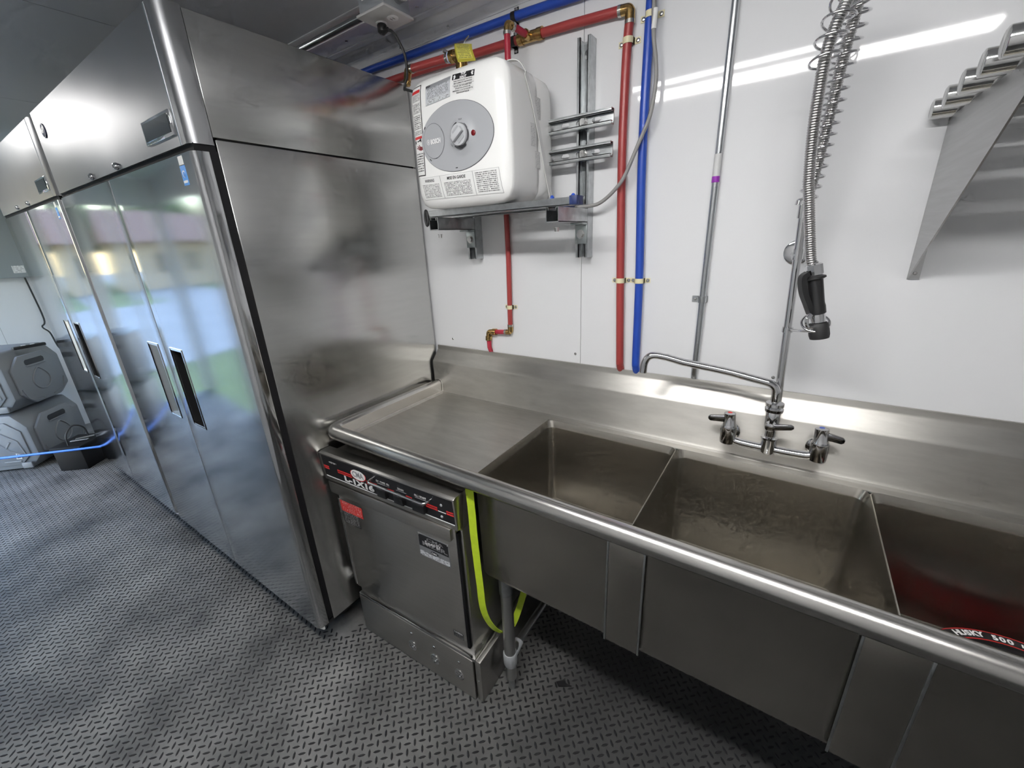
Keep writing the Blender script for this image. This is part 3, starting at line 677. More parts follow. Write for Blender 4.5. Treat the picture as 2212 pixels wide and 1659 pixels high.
# door
bm = B(); box(bm, .006, .566, -.002, .018, .247, .735, .002); dr = obj('door', bm, STEEL_DW, dw)
bm = B(); prism(bm, [(-.016, -.016, .738), (.557, -.016, .738), (.557, -.016, .698), (.553, -.016, .692), (-.010, -.016, .692), (-.016, -.016, .702)], (0, .016, 0), .001); obj('door_lip', bm, STEEL_DW, dr)
bm = B(); box(bm, .003, .014, -.008, .006, .26, .668, .002); obj('door_channel', bm, STEEL_TUBE, dr)
bm = B(); box(bm, .566, .574, .000, .014, .247, .72); obj('door_gap', bm, GASKET, dr, 0)
bm = B(); patch(bm, lambda u, v: (.012 + u * .118, -.0028, .612 + v * .047)); obj('warning_label', bm, fine_print('red_label_print', (.62, .04, .035), (.80, .70, .70), 7, 50, .42), dr, 0, 'red warning label')
bm = B(); patch(bm, lambda u, v: (.012 + u * .094, -.0028, .560 + v * .050)); obj('instruction_label', bm, fine_print('black_label_print', (.02, .02, .02), (.35, .35, .35), 7, 44, .5), dr, 0, 'black instruction label')
bm = B(); box(bm, .405, .533, -.0045, -.002, .576, .664); pl = obj('rating_plate', bm, mat('etched_plate', (.52, .53, .55), .35, .8), dr, 0, 'riveted black and silver rating plate')
bm = B(); patch(bm, lambda u, v: (.407 + u * .124, -.0048, .616 + v * .046)); obj('plate_field', bm, DARKINK, pl, 0)
bm = B(); patch(bm, lambda u, v: (.407 + u * .124, -.0048, .579 + v * .018)); obj('plate_print', bm, fine_print('plate_small_print', (.52, .53, .55), (.20, .20, .21), 3, 14, .5), pl, 0)
pm = lambda x, z: facing((x, -.0053, z), (1, 0, 0), (0, 0, 1))
text('lettering', 'CMA', .016, pm(.476, .651), mat('plate_silver_ink', (.40, .40, .41), .35, .6), pl, .0003, fit=.070)
text('lettering', 'MIZER.', .021, pm(.474, .630), MATS['plate_silver_ink'], pl, .0006, fit=.105)
Mi = pm(.468, .638) @ Matrix.Rotation(math.radians(-12), 4, 'Z') @ Matrix.Shear('XY', 4, (.35, 0)) if False else pm(.468, .640)
text('lettering', 'Energy', .024, Mi @ Matrix.Rotation(math.radians(8), 4, 'Z') @ Matrix.Translation((0, 0, .0006)), WHITEINK, pl, .0, fit=.066)
bm = B(); vs = [(.470 + math.cos(2 * PI * i / 20) * .016, -.0052, .604 + math.sin(2 * PI * i / 20) * .007) for i in range(20)]; prism(bm, vs, (0, .0004, 0)); obj('plate_oval', bm, DARKINK, pl, 0)
text('lettering', 'CMA', .009, pm(.470, .604) @ Matrix.Translation((0, 0, .0003)), WHITEINK, pl, .0002, fit=.024)
for x in (.409, .529):
    for z in (.580, .660):
        bm = B(); screw_head(bm, (x, -.0045, z), (0, -1, 0), .0026, .0018); obj('rivet', bm, SCREW, pl)
bm = B(); patch(bm, lambda u, v: (.510 + u * .044, -.0028, .276 + v * .026)); obj('caution_label', bm, fine_print('caution_print', (.03, .03, .03), (.16, .16, .16), 5, 10, .5), dr, 0, 'small black caution label')
text('lettering', 'CAUTION', .008, facing((.532, -.0034, .2975), (1, 0, 0), (0, 0, 1)), WHITEINK, dr, .0001, fit=.036)
# base
bm = B(); box(bm, .002, .590, .0, .50, .192, .206, .001); obj('base_ledge', bm, STEEL_TUBE, dw)
bm = B(); box(bm, .0, .578, -.001, .012, .003, .192, .001); bp = obj('base_panel', bm, STEEL_DW, dw)
bm = B(); box(bm, .582, .606, .006, .47, .0, .192, .0015); box(bm, .004, .575, .014, .46, .0, .19); obj('base_frame', bm, STEEL_DW, dw)
for x in (.284, .398, .513):
    bm = B(); lathe(bm, [(.021, 0), (.021, .002), (.0185, .002), (.0150, -.004 + .006), (.013, .0012), (.004, .0016)], (x, -.0012, .085), (0, -1, 0), 24); kb = obj('plug', bm, CHROME, bp)
    bm = B(); screw_head(bm, (x + .003, -.0035, .080), (0, -1, 0), .004, .003); obj('screw', bm, SCREW, kb)
    bm = B(); screw_head(bm, (x + .004, -.0012, .150), (0, -1, 0), .0055, .004); obj('bolt', bm, SCREW, bp)
bm = B(); screw_head(bm, (.594, .0055, .10), (0, -1, 0), .003, .002); obj('bolt', bm, SCREW, bp)

# ------------------------------------------------------------------ hi-vis strap hanging beside the dishwasher
sp = spline([(.656, -.602, .905), (.654, -.597, .80), (.651, -.594, .72), (.650, -.590, .63), (.650, -.585, .513), (.650, -.580, .41), (.655, -.560, .33), (.662, -.530, .268), (.672, -.500, .238), (.682, -.465, .245), (.690, -.425, .30), (.688, -.38, .36), (.684, -.34, .44), (.682, -.30, .50)], 8)
bm = B(); nrm = Vector((.35, -.94, -.1)); L0 = None
for i, p in enumerate(sp):
    t_ = (sp[min(i + 1, len(sp) - 1)] - sp[max(i - 1, 0)]).normalized(); s = t_.cross(nrm).normalized() * .0115; n_ = s.cross(t_).normalized() * .0008
    if i < 5: s *= 1.15 - .03 * i
    R_ = [bm.verts.new(p + s + n_), bm.verts.new(p - s + n_), bm.verts.new(p - s - n_), bm.verts.new(p + s - n_)]
    if L0:
        for j in range(4): bm.faces.new((L0[j], L0[(j + 1) % 4], R_[(j + 1) % 4], R_[j]))
    else: bm.faces.new(R_)
    L0 = R_
bm.faces.new(L0[::-1])
strap = obj('strap', bm, HIVIS, None, 60); tag(strap, 'bright yellow-green webbing strap hanging beside the dishwasher', 'strap')
bm = B(); prism(bm, [(.83, -.418, 0.002), (.845, -.428, 0.002), (.858, -.420, .002), (.884, -.402, .002), (.862, -.404, .002), (.852, -.388, .002), (.846, -.402, .002)], (0, 0, .004)); sc = obj('plastic_scrap', bm, BLACK, None, 0); tag(sc, 'small torn black scrap lying on the floor under the sink', 'scrap')

# ------------------------------------------------------------------ round HUSKY tub in the third bowl
hk = thing('tub', 'dark red round tub with black HUSKY lettered lid inside the right bowl', 'tub', (1.858, -.371, .549))
HC = Vector((1.858, -.371, .549))
bm = B(); lathe(bm, [(.150, 0), (.158, .004), (.172, .094)], HC, (0, 0, 1), 48); obj('body', bm, BINRED, hk, 40)
bm = B(); lathe(bm, [(.174, .088), (.1775, .090), (.1785, .104), (.1765, .106), (.152, .106), (.150, .100), (.02, .098)], HC, (0, 0, 1), 56); ld = obj('lid', bm, BLACK, hk, 40)
REDL = mat('red_ring', (.45, .02, .02), .4)
for r in (.1770, .1530):
    bm = B(); tube(bm, [HC + Vector((math.cos(a) * r, math.sin(a) * r, .1058)) for a in [2 * PI * i / 56 for i in range(56)]], .0013, 6, closed=True); obj('ring', bm, REDL, ld)
for body, a0, sz, rr_, pit in (('HUSKY', 115.5, .0185, .1655, 3.9), ('500', 95, .0185, .164, 4.2), ('lb', 83, .0125, .164, 2.8)):
    for i, ch in enumerate(body):
        a = math.radians(a0 - (i - (len(body) - 1) / 2) * pit)
        c = HC + Vector((math.cos(a) * rr_, math.sin(a) * rr_, .1064)); text('lettering', ch, sz, facing(c, (math.sin(a), -math.cos(a), 0), (math.cos(a), math.sin(a), 0)), WHITEINK, ld, .0009)

# ------------------------------------------------------------------ water heater
HX, HZ, HHX, HHZ, HF = .4510, 1.8255, .1840, .1785, -.300
def hfy(x, z):
    u, v = abs(x - HX) / HHX, abs(z - HZ) / HHZ; s = min(1.0, (u ** 8 + v ** 8) ** .125); return HF + .024 * s ** 12
wh = thing('water_heater', 'small white square water heater with grey round dial plate on the wall', 'water heater', (HX, -.16, 1.644))
def sup(s, n=64, p=8.0, x=HHX, z=HHZ):
    out = []
    for i in range(n):
        a = 2 * PI * i / n; c, d = math.cos(a), math.sin(a); k = (abs(c) ** p + abs(d) ** p) ** (-1 / p); out.append((HX + x * s * k * c, HZ + z * s * k * d))
    return out
bm = B(); rings = []
for s in (.12, .3, .45, .6, .7, .78, .85, .9, .94, .965, .985, .996):
    rings.append([bm.verts.new((x, HF + .024 * s ** 12, z)) for x, z in sup(s)])
for y, s in ((HF + .034, 1.0015), (HF + .05, 1.002), (-.15, 1.0), (-.135, .998), (-.133, .985), (-.128, .985), (-.126, .995), (-.055, .985), (-.040, .97), (-.034, .93)):
    rings.append([bm.verts.new((x, y, z)) for x, z in sup(s)])
for a, b in zip(rings, rings[1:]):
    for i in range(64): bm.faces.new((a[i], a[(i + 1) % 64], b[(i + 1) % 64], b[i]))
bm.faces.new(rings[0]); bm.faces.new(rings[-1][::-1])
body = obj('body', bm, WHITEH, wh, 50)
def quad(cs, off=.0006, nu=8, nv=8):
    """label on the curved front: corners top-left, top-right, bottom-right, bottom-left as (x, z)"""
    (ax, az), (bx, bz), (cx, cz), (dx, dz) = cs
    def f(u, v):
        x = (dx * (1 - u) + cx * u) * (1 - v) + (ax * (1 - u) + bx * u) * v; z = (dz * (1 - u) + cz * u) * (1 - v) + (az * (1 - u) + bz * u) * v
        return (x, hfy(x, z) - off, z)
    bm = B(); patch(bm, f, nu, nv); return bm
hw = lambda off: (lambda p: Vector((p.x, hfy(p.x, p.z) - off, p.z)))
def ht(body_, x, z, size, matl, par, weight=0, fit=None, off=.0012, rot=0): return text('lettering', body_, size, facing((x, -.35, z), (1, 0, 0), (0, 0, 1)) @ Matrix.Rotation(math.radians(rot), 4, 'Z'), matl, par, weight, fit=fit, warp=hw(off))
def disc(cx, cz, rx, rz, y0, dome=lambda r: 0, n=44, nr=10, r0=0.0):
    bm = B(); rr = []
    for k in range(nr + 1):
        r = r0 + (1 - r0) * k / nr; r = max(r, .01); rr.append([bm.verts.new((cx + math.cos(2 * PI * i / n) * rx * r, y0(cx + math.cos(2 * PI * i / n) * rx * r, cz + math.sin(2 * PI * i / n) * rz * r) - dome(r), cz + math.sin(2 * PI * i / n) * rz * r)) for i in range(n)])
    for a, b in zip(rr, rr[1:]):
        for i in range(n): bm.faces.new((a[i], a[(i + 1) % n], b[(i + 1) % n], b[i]))
    if r0 == 0: bm.faces.new(rr[0])
    return bm
DX, DZ = .4555, 1.832
hy = lambda off: (lambda x, z: hfy(x, z) - off)
KX, KZ = .4805, 1.832
def dome_y(x, z):
    d = math.hypot((x - KX) / .058, (z - KZ) / .056); k = max(0.0, 1 - d) ; k = k * k * (3 - 2 * k)
    return hfy(x, z) - .0022 - .009 * min(1, k * 2.2)
bm = disc(DX, DZ, .1365, .0885, dome_y, n=64, nr=26); dial = obj('dial_plate', bm, GREYDIAL, body, 60, 'large grey oval dial plate')
bm = disc(DX, DZ, .1378, .0898, hy(.0008), n=64, nr=3, r0=.93); obj('plate_gap', bm, mat('gap_grey', (.13, .13, .14), .6), body, 60)
for r_, m_, o2 in ((1.03, MATS['gap_grey'], .0028), (1.0, GREYDIAL, .0033)):
    bm = disc(.3705, 1.833, .0415 * r_, .0455 * r_, hy(o2), n=40, nr=6); em = obj('emblem_disc', bm, m_, dial, 60)
ht('BOSCH', .3785, 1.8315, .0170, WHITEINK, dial, .0009, .0400, .0042)
bm = disc(.3490, 1.8325, .0062, .0072, hy(.0042), n=24, nr=1, r0=.84); obj('emblem_ring', bm, WHITEINK, dial, 0)
bm = quad([(.3466, 1.8372), (.3478, 1.8372), (.3478, 1.8278), (.3466, 1.8278)], .0042, 1, 4); obj('emblem_bar', bm, WHITEINK, dial, 0)
bm = quad([(.3502, 1.8372), (.3514, 1.8372), (.3514, 1.8278), (.3502, 1.8278)], .0042, 1, 4); obj('emblem_bar', bm, WHITEINK, dial, 0)
bm = quad([(.3478, 1.8332), (.3502, 1.8332), (.3502, 1.8318), (.3478, 1.8318)], .0042, 2, 1); obj('emblem_bar', bm, WHITEINK, dial, 0)
ky = HF - .012
bm = B(); lathe(bm, [(.0305, -.002), (.0300, .002)], (KX, ky, KZ), (0, -1, 0), 36); obj('knob_ring', bm, MATS['gap_grey'], dial, 40)
bm = B(); lathe(bm, [(.0285, -.002), (.0285, .006), (.0275, .008), (.001, .0085)], (KX, ky, KZ), (0, -1, 0), 36); kn = obj('knob', bm, GREYDIAL2, dial, 40)
Mk = facing((KX, ky - .0085, KZ), (.82, 0, .57), (-.57, 0, .82))
bm = B(); box(bm, -.021, .021, -.0075, .0075, -.001, .010, .002, 2, Mk); obj('knob_grip', bm, GREYDIAL2, kn, 40)
for sx in (1, -1):
    bm = B(); box(bm, -.013, .013, sx * .0145 - .0050, sx * .0145 + .0050, -.001, .0006, 0, 2, Mk); obj('knob_recess', bm, GREYDIAL, kn, 0)
def arc(cx, cz, r, a0, a1, wd, y, n=16):
    bm = B()
    for i in range(n):
        p = [math.radians(a0 + (a1 - a0) * q / n) for q in (i, i + 1)]; bm.faces.new([bm.verts.new((cx + math.cos(a) * rr_, y, cz + math.sin(a) * rr_)) for a, rr_ in ((p[0], r), (p[1], r), (p[1], r + wd), (p[0], r + wd))])
    return bm
for a0, a1, wd in ((105, 185, .003), (230, 310, .003), (-35, 15, .0015), (25, 55, .0012)):
    bm = arc(KX, KZ, .0315, a0, a1, wd, ky - .0006); obj('dial_mark', bm, DARKINK, dial, 0)
text('lettering', 'MAX', .006, facing((KX + .006, ky - .001, KZ + .0375), (1, 0, 0), (0, 0, 1)), DARKINK, dial)
text('lettering', 'OFF', .006, facing((KX - .032, ky - .001, KZ - .022), (.5, 0, -.86), (.86, 0, .5)), DARKINK, dial)
bm = B(); lathe(bm, [(.0072, 0), (.0072, .003), (.005, .005), (.001, .0055)], (.5245, HF - .004, 1.8315), (0, -1, 0), 20); obj('indicator_lamp', bm, INDRED, dial, 40, 'dark red indicator lamp')
for x, z, r in ((.3385, 1.872, 60), (.3505, 1.785, -50), (.452, 1.752, 0)):
    bm = B(); box(bm, -.0035, .0035, -.001, .001, -.0005, .0008, 0, 2, facing((x, hfy(x, z) - .0028, z), (math.cos(math.radians(r)), 0, math.sin(math.radians(r))), (-math.sin(math.radians(r)), 0, math.cos(math.radians(r))))); obj('slot', bm, DARKINK, dial, 0)
# printed labels
lb = obj('warning_strip', quad([(.2885, 1.984), (.3325, 1.987), (.3205, 1.745), (.2785, 1.746)], .0006, 8, 16), DARKINK, body, 0, 'tall white warning strip with black border')
sl = [(.2912, 1.9815), (.3302, 1.984), (.3178, 1.7482), (.2812, 1.749)]
def along(c, v0, v1, u0=0, u1=1):
    (ax, az), (bx, bz), (cx, cz), (dx, dz) = c
    def pt(u, v): return ((dx * (1 - u) + cx * u) * (1 - v) + (ax * (1 - u) + bx * u) * v, (dz * (1 - u) + cz * u) * (1 - v) + (az * (1 - u) + bz * u) * v)
    return [pt(u0, v1), pt(u1, v1), pt(u1, v0), pt(u0, v0)]
FP = fine_print('strip_print', (.80, .80, .79), (.08, .08, .08), 8, 22, .55)
obj('strip_paper', quad(sl, .0010, 8, 16), PAPER, lb, 0)
for v0, v1 in ((.84, .92), (.71, .82), (.53, .69), (.47, .52), (.03, .26)): obj('strip_print', quad(along(sl, v0, v1), .0014, 6, 6), FP, lb, 0)
for v0, v1 in ((.93, .965), (.425, .455)): obj('strip_print', quad(along(sl, v0, v1, .05, .95), .0014, 6, 2), REDINK, lb, 0)
def glyph(pts, matl): # small pictogram pieces on the strip
    c = along(sl, .28, .42); (ax, az), (bx, bz), (cx, cz), (dx, dz) = c; bm = B(); vs = []
    for u, v in pts:
        x = (dx * (1 - u) + cx * u) * (1 - v) + (ax * (1 - u) + bx * u) * v; z = (dz * (1 - u) + cz * u) * (1 - v) + (az * (1 - u) + bz * u) * v; vs.append(bm.verts.new((x, hfy(x, z) - .0015, z)))
    bm.faces.new(vs); obj('pictogram', bm, matl, lb, 0)
for p in ([(.05, .7), (.2, .7), (.2, .95), (.05, .95)], [(.35, .9), (.55, .9), (.65, .98), (.85, .98), (.85, .75), (.75, .75), (.75, .85), (.35, .8)], [(.70, 1.0), (.8, 1.0), (.8, 1.08), (.7, 1.08)]): glyph(p, DARKINK)
for p in ([(.45, .15), (.75, .05), (.98, .1), (.98, .35), (.6, .4)], [(.45, .2), (.2, .3), (.22, .36), (.5, .3)], [(.5, .3), (.3, .45), (.34, .5), (.58, .38)], [(.6, .36), (.5, .55), (.56, .58), (.7, .4)]): glyph(p, mat('maroon_ink', (.20, .02, .03), .5))
sp_ = [(.354, 1.977), (.4495, 1.984), (.446, 1.934), (.349, 1.927)]
ls = obj('rating_label', quad(sp_, .0006), SILVERPAPER, body, 0, 'silver rating label')
obj('rating_print', quad(along(sp_, .30, .80), .0010), fine_print('rating_print', (.56, .58, .61), (.12, .12, .13), 10, 44, .5), ls, 0)
obj('rating_print', quad(along(sp_, .03, .28), .0010), fine_print('rating_print2', (.60, .62, .64), (.2, .2, .2), 4, 16, .45), ls, 0)
ht('BOSCH', .363, 1.9735, .0065, DARKINK, ls, .0003, .017, .0014, 3)
tp = [(.457, 1.985), (.537, 1.981), (.5325, 1.934), (.4535, 1.941)]
lt = obj('top_label', quad(tp, .0006), PAPER, body, 0, 'TOP HAUT orientation label')
obj('top_band', quad(along(tp, .68, 1.0), .0010), DARKINK, lt, 0)
ht('TOP', .4965, 1.9795, .0080, WHITEINK, lt, .0004, .019, .0014, -2); ht('HAUT', .4965, 1.9715, .0080, WHITEINK, lt, .0004, .024, .0014, -2)
for sx, x0 in ((1, .4665), (-1, .5275)):
    bm = B(); z0 = 1.9765 if sx > 0 else 1.9745
    for poly in ([(-.007, .002), (.000, .0055), (.003, -.001), (.0035, -.001)][:3], [(-.005, -.005), (.000, -.005), (.003, .001), (-.003, .004)]):
        bm.faces.new([bm.verts.new((x0 + sx * a, hfy(x0 + sx * a, z0 + b) - .0014, z0 + b)) for a, b in poly])
    obj('arrow', bm, WHITEINK, lt, 0)
for k, (ln, wd) in enumerate((('FOR INSTALLED RATING', .066), ('SEE ELEMENTS MARKING', .066), ('POUR LES PARAMETRES', .064), ("D'INSTALLATION SE", .054), ('REFERER A LA PLAQUETTE', .072), ('SIGNALETIQUE', .046))):
    z = 1.9642 - k * .0052 - (.002 if k > 1 else 0); ht(ln, .4955 - .0005 * k, z, .0042, DARKINK, lt, 0.00008, wd, .0012, -2.5)
obj('rule', quad([(.4575, 1.9567), (.5345, 1.9532), (.5345, 1.9527), (.4575, 1.9562)], .0012, 6, 1), DARKINK, lt, 0)
bt = [(.2875, 1.7395), (.6015, 1.7370), (.6095, 1.6705), (.302, 1.675)]
lw = obj('notice_label', quad(bt, .0006, 14, 6), fine_print('edge_grey', (.35, .35, .35), (.35, .35, .35), 2), body, 0, 'white bilingual notice label')
for u0, u1, hd_, wd in ((0.0, .29, 'WARNING', .040), (.29, .70, 'MISE EN GARDE', .072), (.70, 1.0, None, 0)):
    c = along(bt, .012, .988, u0 + .003, u1 - .003); pn_ = obj('notice_paper', quad(c, .0010, 8, 6), PAPER, lw, 0)
    obj('notice_print', quad(along(c, .06, .68 if hd_ else .92, .03, .97), .0013, 8, 6), fine_print('notice_print', (.80, .80, .79), (.13, .13, .13), 11, 60, .55), lw, 0)
    if hd_:
        q = along(c, .74, .94); xm = sum(p[0] for p in q) / 4; zm = sum(p[1] for p in q) / 4; ht(hd_, xm, zm, .0115, DARKINK, lw, .0003, wd, .0016, -1)
# strap over the right side, small side labels
st = spline([(.56, -.205, 2.0055), (.600, -.212, 2.005), (.624, -.210, 1.998), (.6350, -.203, 1.980), (.6362, -.19, 1.958), (.6366, -.16, 1.902), (.6366, -.124, 1.815), (.6366, -.092, 1.734), (.6366, -.066, 1.668), (.634, -.058, 1.648)], 5)
bm = B(); L0 = None
for i, p in enumerate(st):
    t_ = (st[min(i + 1, len(st) - 1)] - st[max(i - 1, 0)]).normalized(); nn = Vector((1, 0, 0)) if p.z < 1.975 else Vector((.5, 0, .87)) if p.x > .61 else Vector((0, 0, 1))
    p = p + nn * .0022; sd_ = t_.cross(nn).normalized() * .0085; nn = nn * .0009
    R_ = [bm.verts.new(p + sd_ + nn), bm.verts.new(p - sd_ + nn), bm.verts.new(p - sd_ - nn), bm.verts.new(p + sd_ - nn)]
    if L0:
        for q in range(4): bm.faces.new((L0[q], L0[(q + 1) % 4], R_[(q + 1) % 4], R_[q]))
    L0 = R_
obj('hold_down_strap', bm, WHITEPL, wh, 40, 'white strap over the right side')
for y0, y1, z0, z1, nm in ((-.150, -.118, 1.875, 1.93, 'a'), (-.155, -.125, 1.745, 1.79, 'b'), (-.178, -.15, 1.80, 1.86, 'c')):
    bm = B(); patch(bm, lambda u, v: (.6356, y0 + u * (y1 - y0), z0 + v * (z1 - z0)), 2, 2); obj('side_label', bm, fine_print('side_print', (.72, .72, .71), (.45, .45, .45), 14, 14, .5), wh, 0)
# brass inlet, relief valve with yellow tag
bm = B(); lathe(bm, [(.011, -.004), (.0145, .004), (.0145, .016), (.0105, .028), (.0095, .034)], (.522, -.11, 2.002), (0, 0, 1), 8); obj('inlet_fitting', bm, BRASS, wh, 30)
bm = B(); lathe(bm, [(.012, 0), (.012, .055), (.019, .060), (.019, .105), (.014, .112)], (.368, -.14, 1.985), (0, 0, 1), 16); cyl(bm, (.368, -.14, 2.095), (.334, -.14, 2.096), .0165, .0165, 16); cyl(bm, (.342, -.14, 2.096), (.326, -.14, 2.096), .0185, None, 8); rv = obj('relief_valve', bm, BRASS, wh, 30, 'brass relief valve')
bm = B(); cyl(bm, (.3265, -.14, 2.096), (.3205, -.14, 2.096), .0165, None, 16); obj('thread_tape', bm, mat('pale_blue_tape', (.45, .62, .85), .5), rv)
bm = B(); tube(bm, fillet([(.378, -.14, 2.098), (.385, -.14, 2.125), (.41, -.15, 2.128)], .008), .0018, 6); obj('test_lever', bm, CHROME, rv)
tagc = [(.404, -.212, 2.093), (.462, -.205, 2.080), (.497, -.236, 2.024), (.438, -.244, 2.031)]
def tagf(u, v):
    a, b, c, d = [Vector(p) for p in tagc]; p = (d * (1 - u) + c * u) * (1 - v) + (a * (1 - u) + b * u) * v
    return p + Vector((0, -.006, .004)) * math.sin(v * PI)
bm = B(); patch(bm, tagf, 6, 6); bmesh.ops.solidify(bm, geom=bm.faces[:], thickness=.0006); tg = obj('yellow_tag', bm, TAGY, rv, 0, 'crumpled yellow warning tag')
bm = B(); patch(bm, lambda u, v: tagf(.1 + u * .8, .1 + v * .8) + Vector((-.0003, -.0012, .0003)), 6, 6); obj('tag_print', bm, fine_print('tag_print', (.62, .57, .10), (.22, .22, .06), 11, 16, .6), tg, 0)

# ------------------------------------------------------------------ slotted strut frame carrying the heater
sf = thing('strut_frame', 'galvanized slotted strut frame bolted to the wall, carrying the white water heater', 'bracket', (.51, -.02, 1.478))
def strut(p0, p1, opening, wd=.041, dp=.041, slots=True, name='channel', th=.0026, lip=.009, back=None):
    """C-channel from p0 to p1; open side faces `opening`; p0/p1 on the back face's centre line"""
    p0, p1 = Vector(p0), Vector(p1); d = (p1 - p0); L = d.length; d.normalize(); n = Vector(opening).normalized(); s = d.cross(n)
    M = Matrix((s, n, d)).transposed().to_4x4(); M.translation = p0
    bm = B(); h = wd / 2
    for sx in (-1, 1):
        a, b = sorted((sx * h, sx * (h - th))); box(bm, a, b, 0, dp, 0, L, .0006, 1, M)
        a, b = sorted((sx * (h - th), sx * (h - lip))); box(bm, a, b, dp - th, dp, 0, L, .0005, 1, M)
        a, b = sorted((sx * (h - lip), sx * (h - lip + th))); box(bm, a, b, dp - .009, dp, 0, L, .0005, 1, M)
    if slots:   # back web with oblong slots: rails left and right, bridges between
        sw, sl, pitch = .0075, .028, .0508
        box(bm, -h + th, -sw, 0, th, 0, L, 0, 1, M); box(bm, sw, h - th, 0, th, 0, L, 0, 1, M)
        z = 0.012; prevz = 0
        while z + sl < L:
            box(bm, -sw, sw, 0, th, prevz, z, 0, 1, M); 
            for e, sg in ((z, 1), (z + sl, -1)):
                for sx in (-1, 1): prism(bm, [M @ Vector((sx * sw, 0, e)), M @ Vector((sx * sw, 0, e + sg * .006)), M @ Vector((sx * sw * .5, 0, e + sg * .0012)), M @ Vector((0, 0, e))], M.to_3x3() @ Vector((0, th, 0)))
            prevz = z + sl; z += pitch
        box(bm, -sw, sw, 0, th, prevz, L, 0, 1, M)
    else: box(bm, -h, h, 0, th, 0, L, 0, 1, M)
    return obj(name, bm, GALV, sf, 25)
def hexbolt(p, n, par, r=.0085, h=.008):
    bm = B(); lathe(bm, [(r * 1.35, 0), (r * 1.35, .002)], p, n, 20); cyl(bm, Vector(p) + Vector(n).normalized() * .002, Vector(p) + Vector(n).normalized() * h, r, None, 6); return obj('bolt', bm, SCREW, par, 30)
v1 = strut((.738, -.0005, 1.478), (.738, -.0005, 2.078), (0, -1, 0)); v2 = strut((.278, -.0005, 1.478), (.278, -.0005, 1.70), (0, -1, 0))
for z in (2.045, 1.655):
    bm = B(); lathe(bm, [(.014, 0), (.014, .003), (.007, .004), (.006, .009), (.003, .010)], (.738, -.0035, z), (0, -1, 0), 16); obj('anchor_screw', bm, SCREW, v1, 40)
for z in (1.865, 1.781):
    c = strut((.40, -.0425, z), (.835, -.0425, z), (0, -1, 0), dp=.0205); hexbolt((.742, -.0465, z), (0, -1, 0), c, .0095, .010)
for x, v in ((.278, v2), (.738, v1)):
    arm = strut((x, -.043, 1.585), (x, -.243, 1.585), (0, 0, 1), dp=.0405, slots=False, name='arm')
    bm = B(); box(bm, x - .0205, x + .0205, -.049, -.043, 1.520, 1.585, .001); box(bm, x - .0205, x + .0205, -.085, -.043, 1.579, 1.5845, .001); ab = obj('angle_fitting', bm, mat('zinc_fitting', (.42, .46, .46), .4, .9), sf)
    hexbolt((x, -.049, 1.550), (0, -1, 0), ab, .0105, .009)
    hexbolt((x, -.215, 1.572), (0, 0, -1), arm, .006, .012)
for y in (-.225, -.10):
    xe = .800 if y < -.2 else .715
    bar = strut((.262, y, 1.6262), (xe, y, 1.6262), (0, 0, 1), dp=.0205, slots=False, name='cross_bar')
    bm = B(); box(bm, xe - .007, xe + .016, y - .0215, y + .0215, 1.6265, 1.650, .002); obj('end_cap', bm, mat('navy_cap', (.015, .03, .12), .45), bar)
    for x in (xe - .065, xe):
        bm = B(); lathe(bm, [(.006, 0), (.006, .005), (.003, .009)], (x, y - .010, 1.6465), (0, 0, 1), 10); obj('cap_tab', bm, BLUEP, bar)
bm = B(); tube(bm, [(.252 + math.cos(a) * .006, -.247, 1.625 + math.sin(a) * .024) for a in [2 * PI * i / 24 for i in range(24)]], .0045, 8, closed=True); lp = obj('rubber_loop', bm, BLACKR, None, 60); tag(lp, 'black rubber loop hooked on the left end of the heater bracket', 'loop')

# ------------------------------------------------------------------ pipes
def crimp(bm, p, d, r): p = Vector(p); d = Vector(d).normalized(); cyl(bm, p - d * .0045, p + d * .0045, r, None, 20); return bm
def clip(par, c, along_, r, material=CREAM, side=(1, 0, 0), ear=.017, wd=.0075):
    """two-eared pipe clip: band over the pipe, ears with screws on the wall (y = 0)"""
    c = Vector(c); a = Vector(along_).normalized(); s = Vector(side).normalized(); n = Vector((0, -1, 0)); bm = B()
    R = r + .0018; pr = [(-R - ear, .0012), (-R, .0012)] + [(-math.cos(t) * R, max(.0012, -c.y + math.sin(t) * R)) for t in [PI * i / 10 for i in range(11)]] + [(R, .0012), (R + ear, .0012)]
    base = Vector((c.x, -.0004, c.z)); k = []
    for q, h in pr: k.append([bm.verts.new(base + s * q + n * h + a * (wd * e) + n * f) for e, f in ((-1, 0), (1, 0), (1, -.0012), (-1, -.0012))])
    for x_, y_ in zip(k, k[1:]):
        for i in range(4): bm.faces.new((x_[i], x_[(i + 1) % 4], y_[(i + 1) % 4], y_[i]))
    bm.faces.new(k[0][::-1]); bm.faces.new(k[-1]); o = obj('pipe_clip', bm, material, par, 40)
    for e in (-1, 1):
        bm = B(); screw_head(bm, base + s * e * (R + ear * .55) + n * .0012, n, .0055, .0035); obj('screw', bm, SCREW, o)
    return o
RB = .0125
bp_ = thing('blue_pipe', 'blue cold-water pipe along the ceiling line and down the wall beside the red pipe', 'pipe', (.93, -.018, 1.02))
bm = B(); tube(bm, [(-1.6, -.0150, 2.212), (-.20, -.0150, 2.207), (.066, -.0150, 2.203), (.49, -.0150, 2.196), (.70, -.0150, 2.188), (.87, -.0150, 2.186)], RB, 16); obj('pipe', bm, BLUEP, bp_, 60)
bm = B(); tube(bm, fillet([(.87, -.0150, 2.186), (.915, -.0150, 2.186), (.915, -.0150, 2.14)], .012), .0145, 14); obj('elbow', bm, BRASS, bp_, 60)
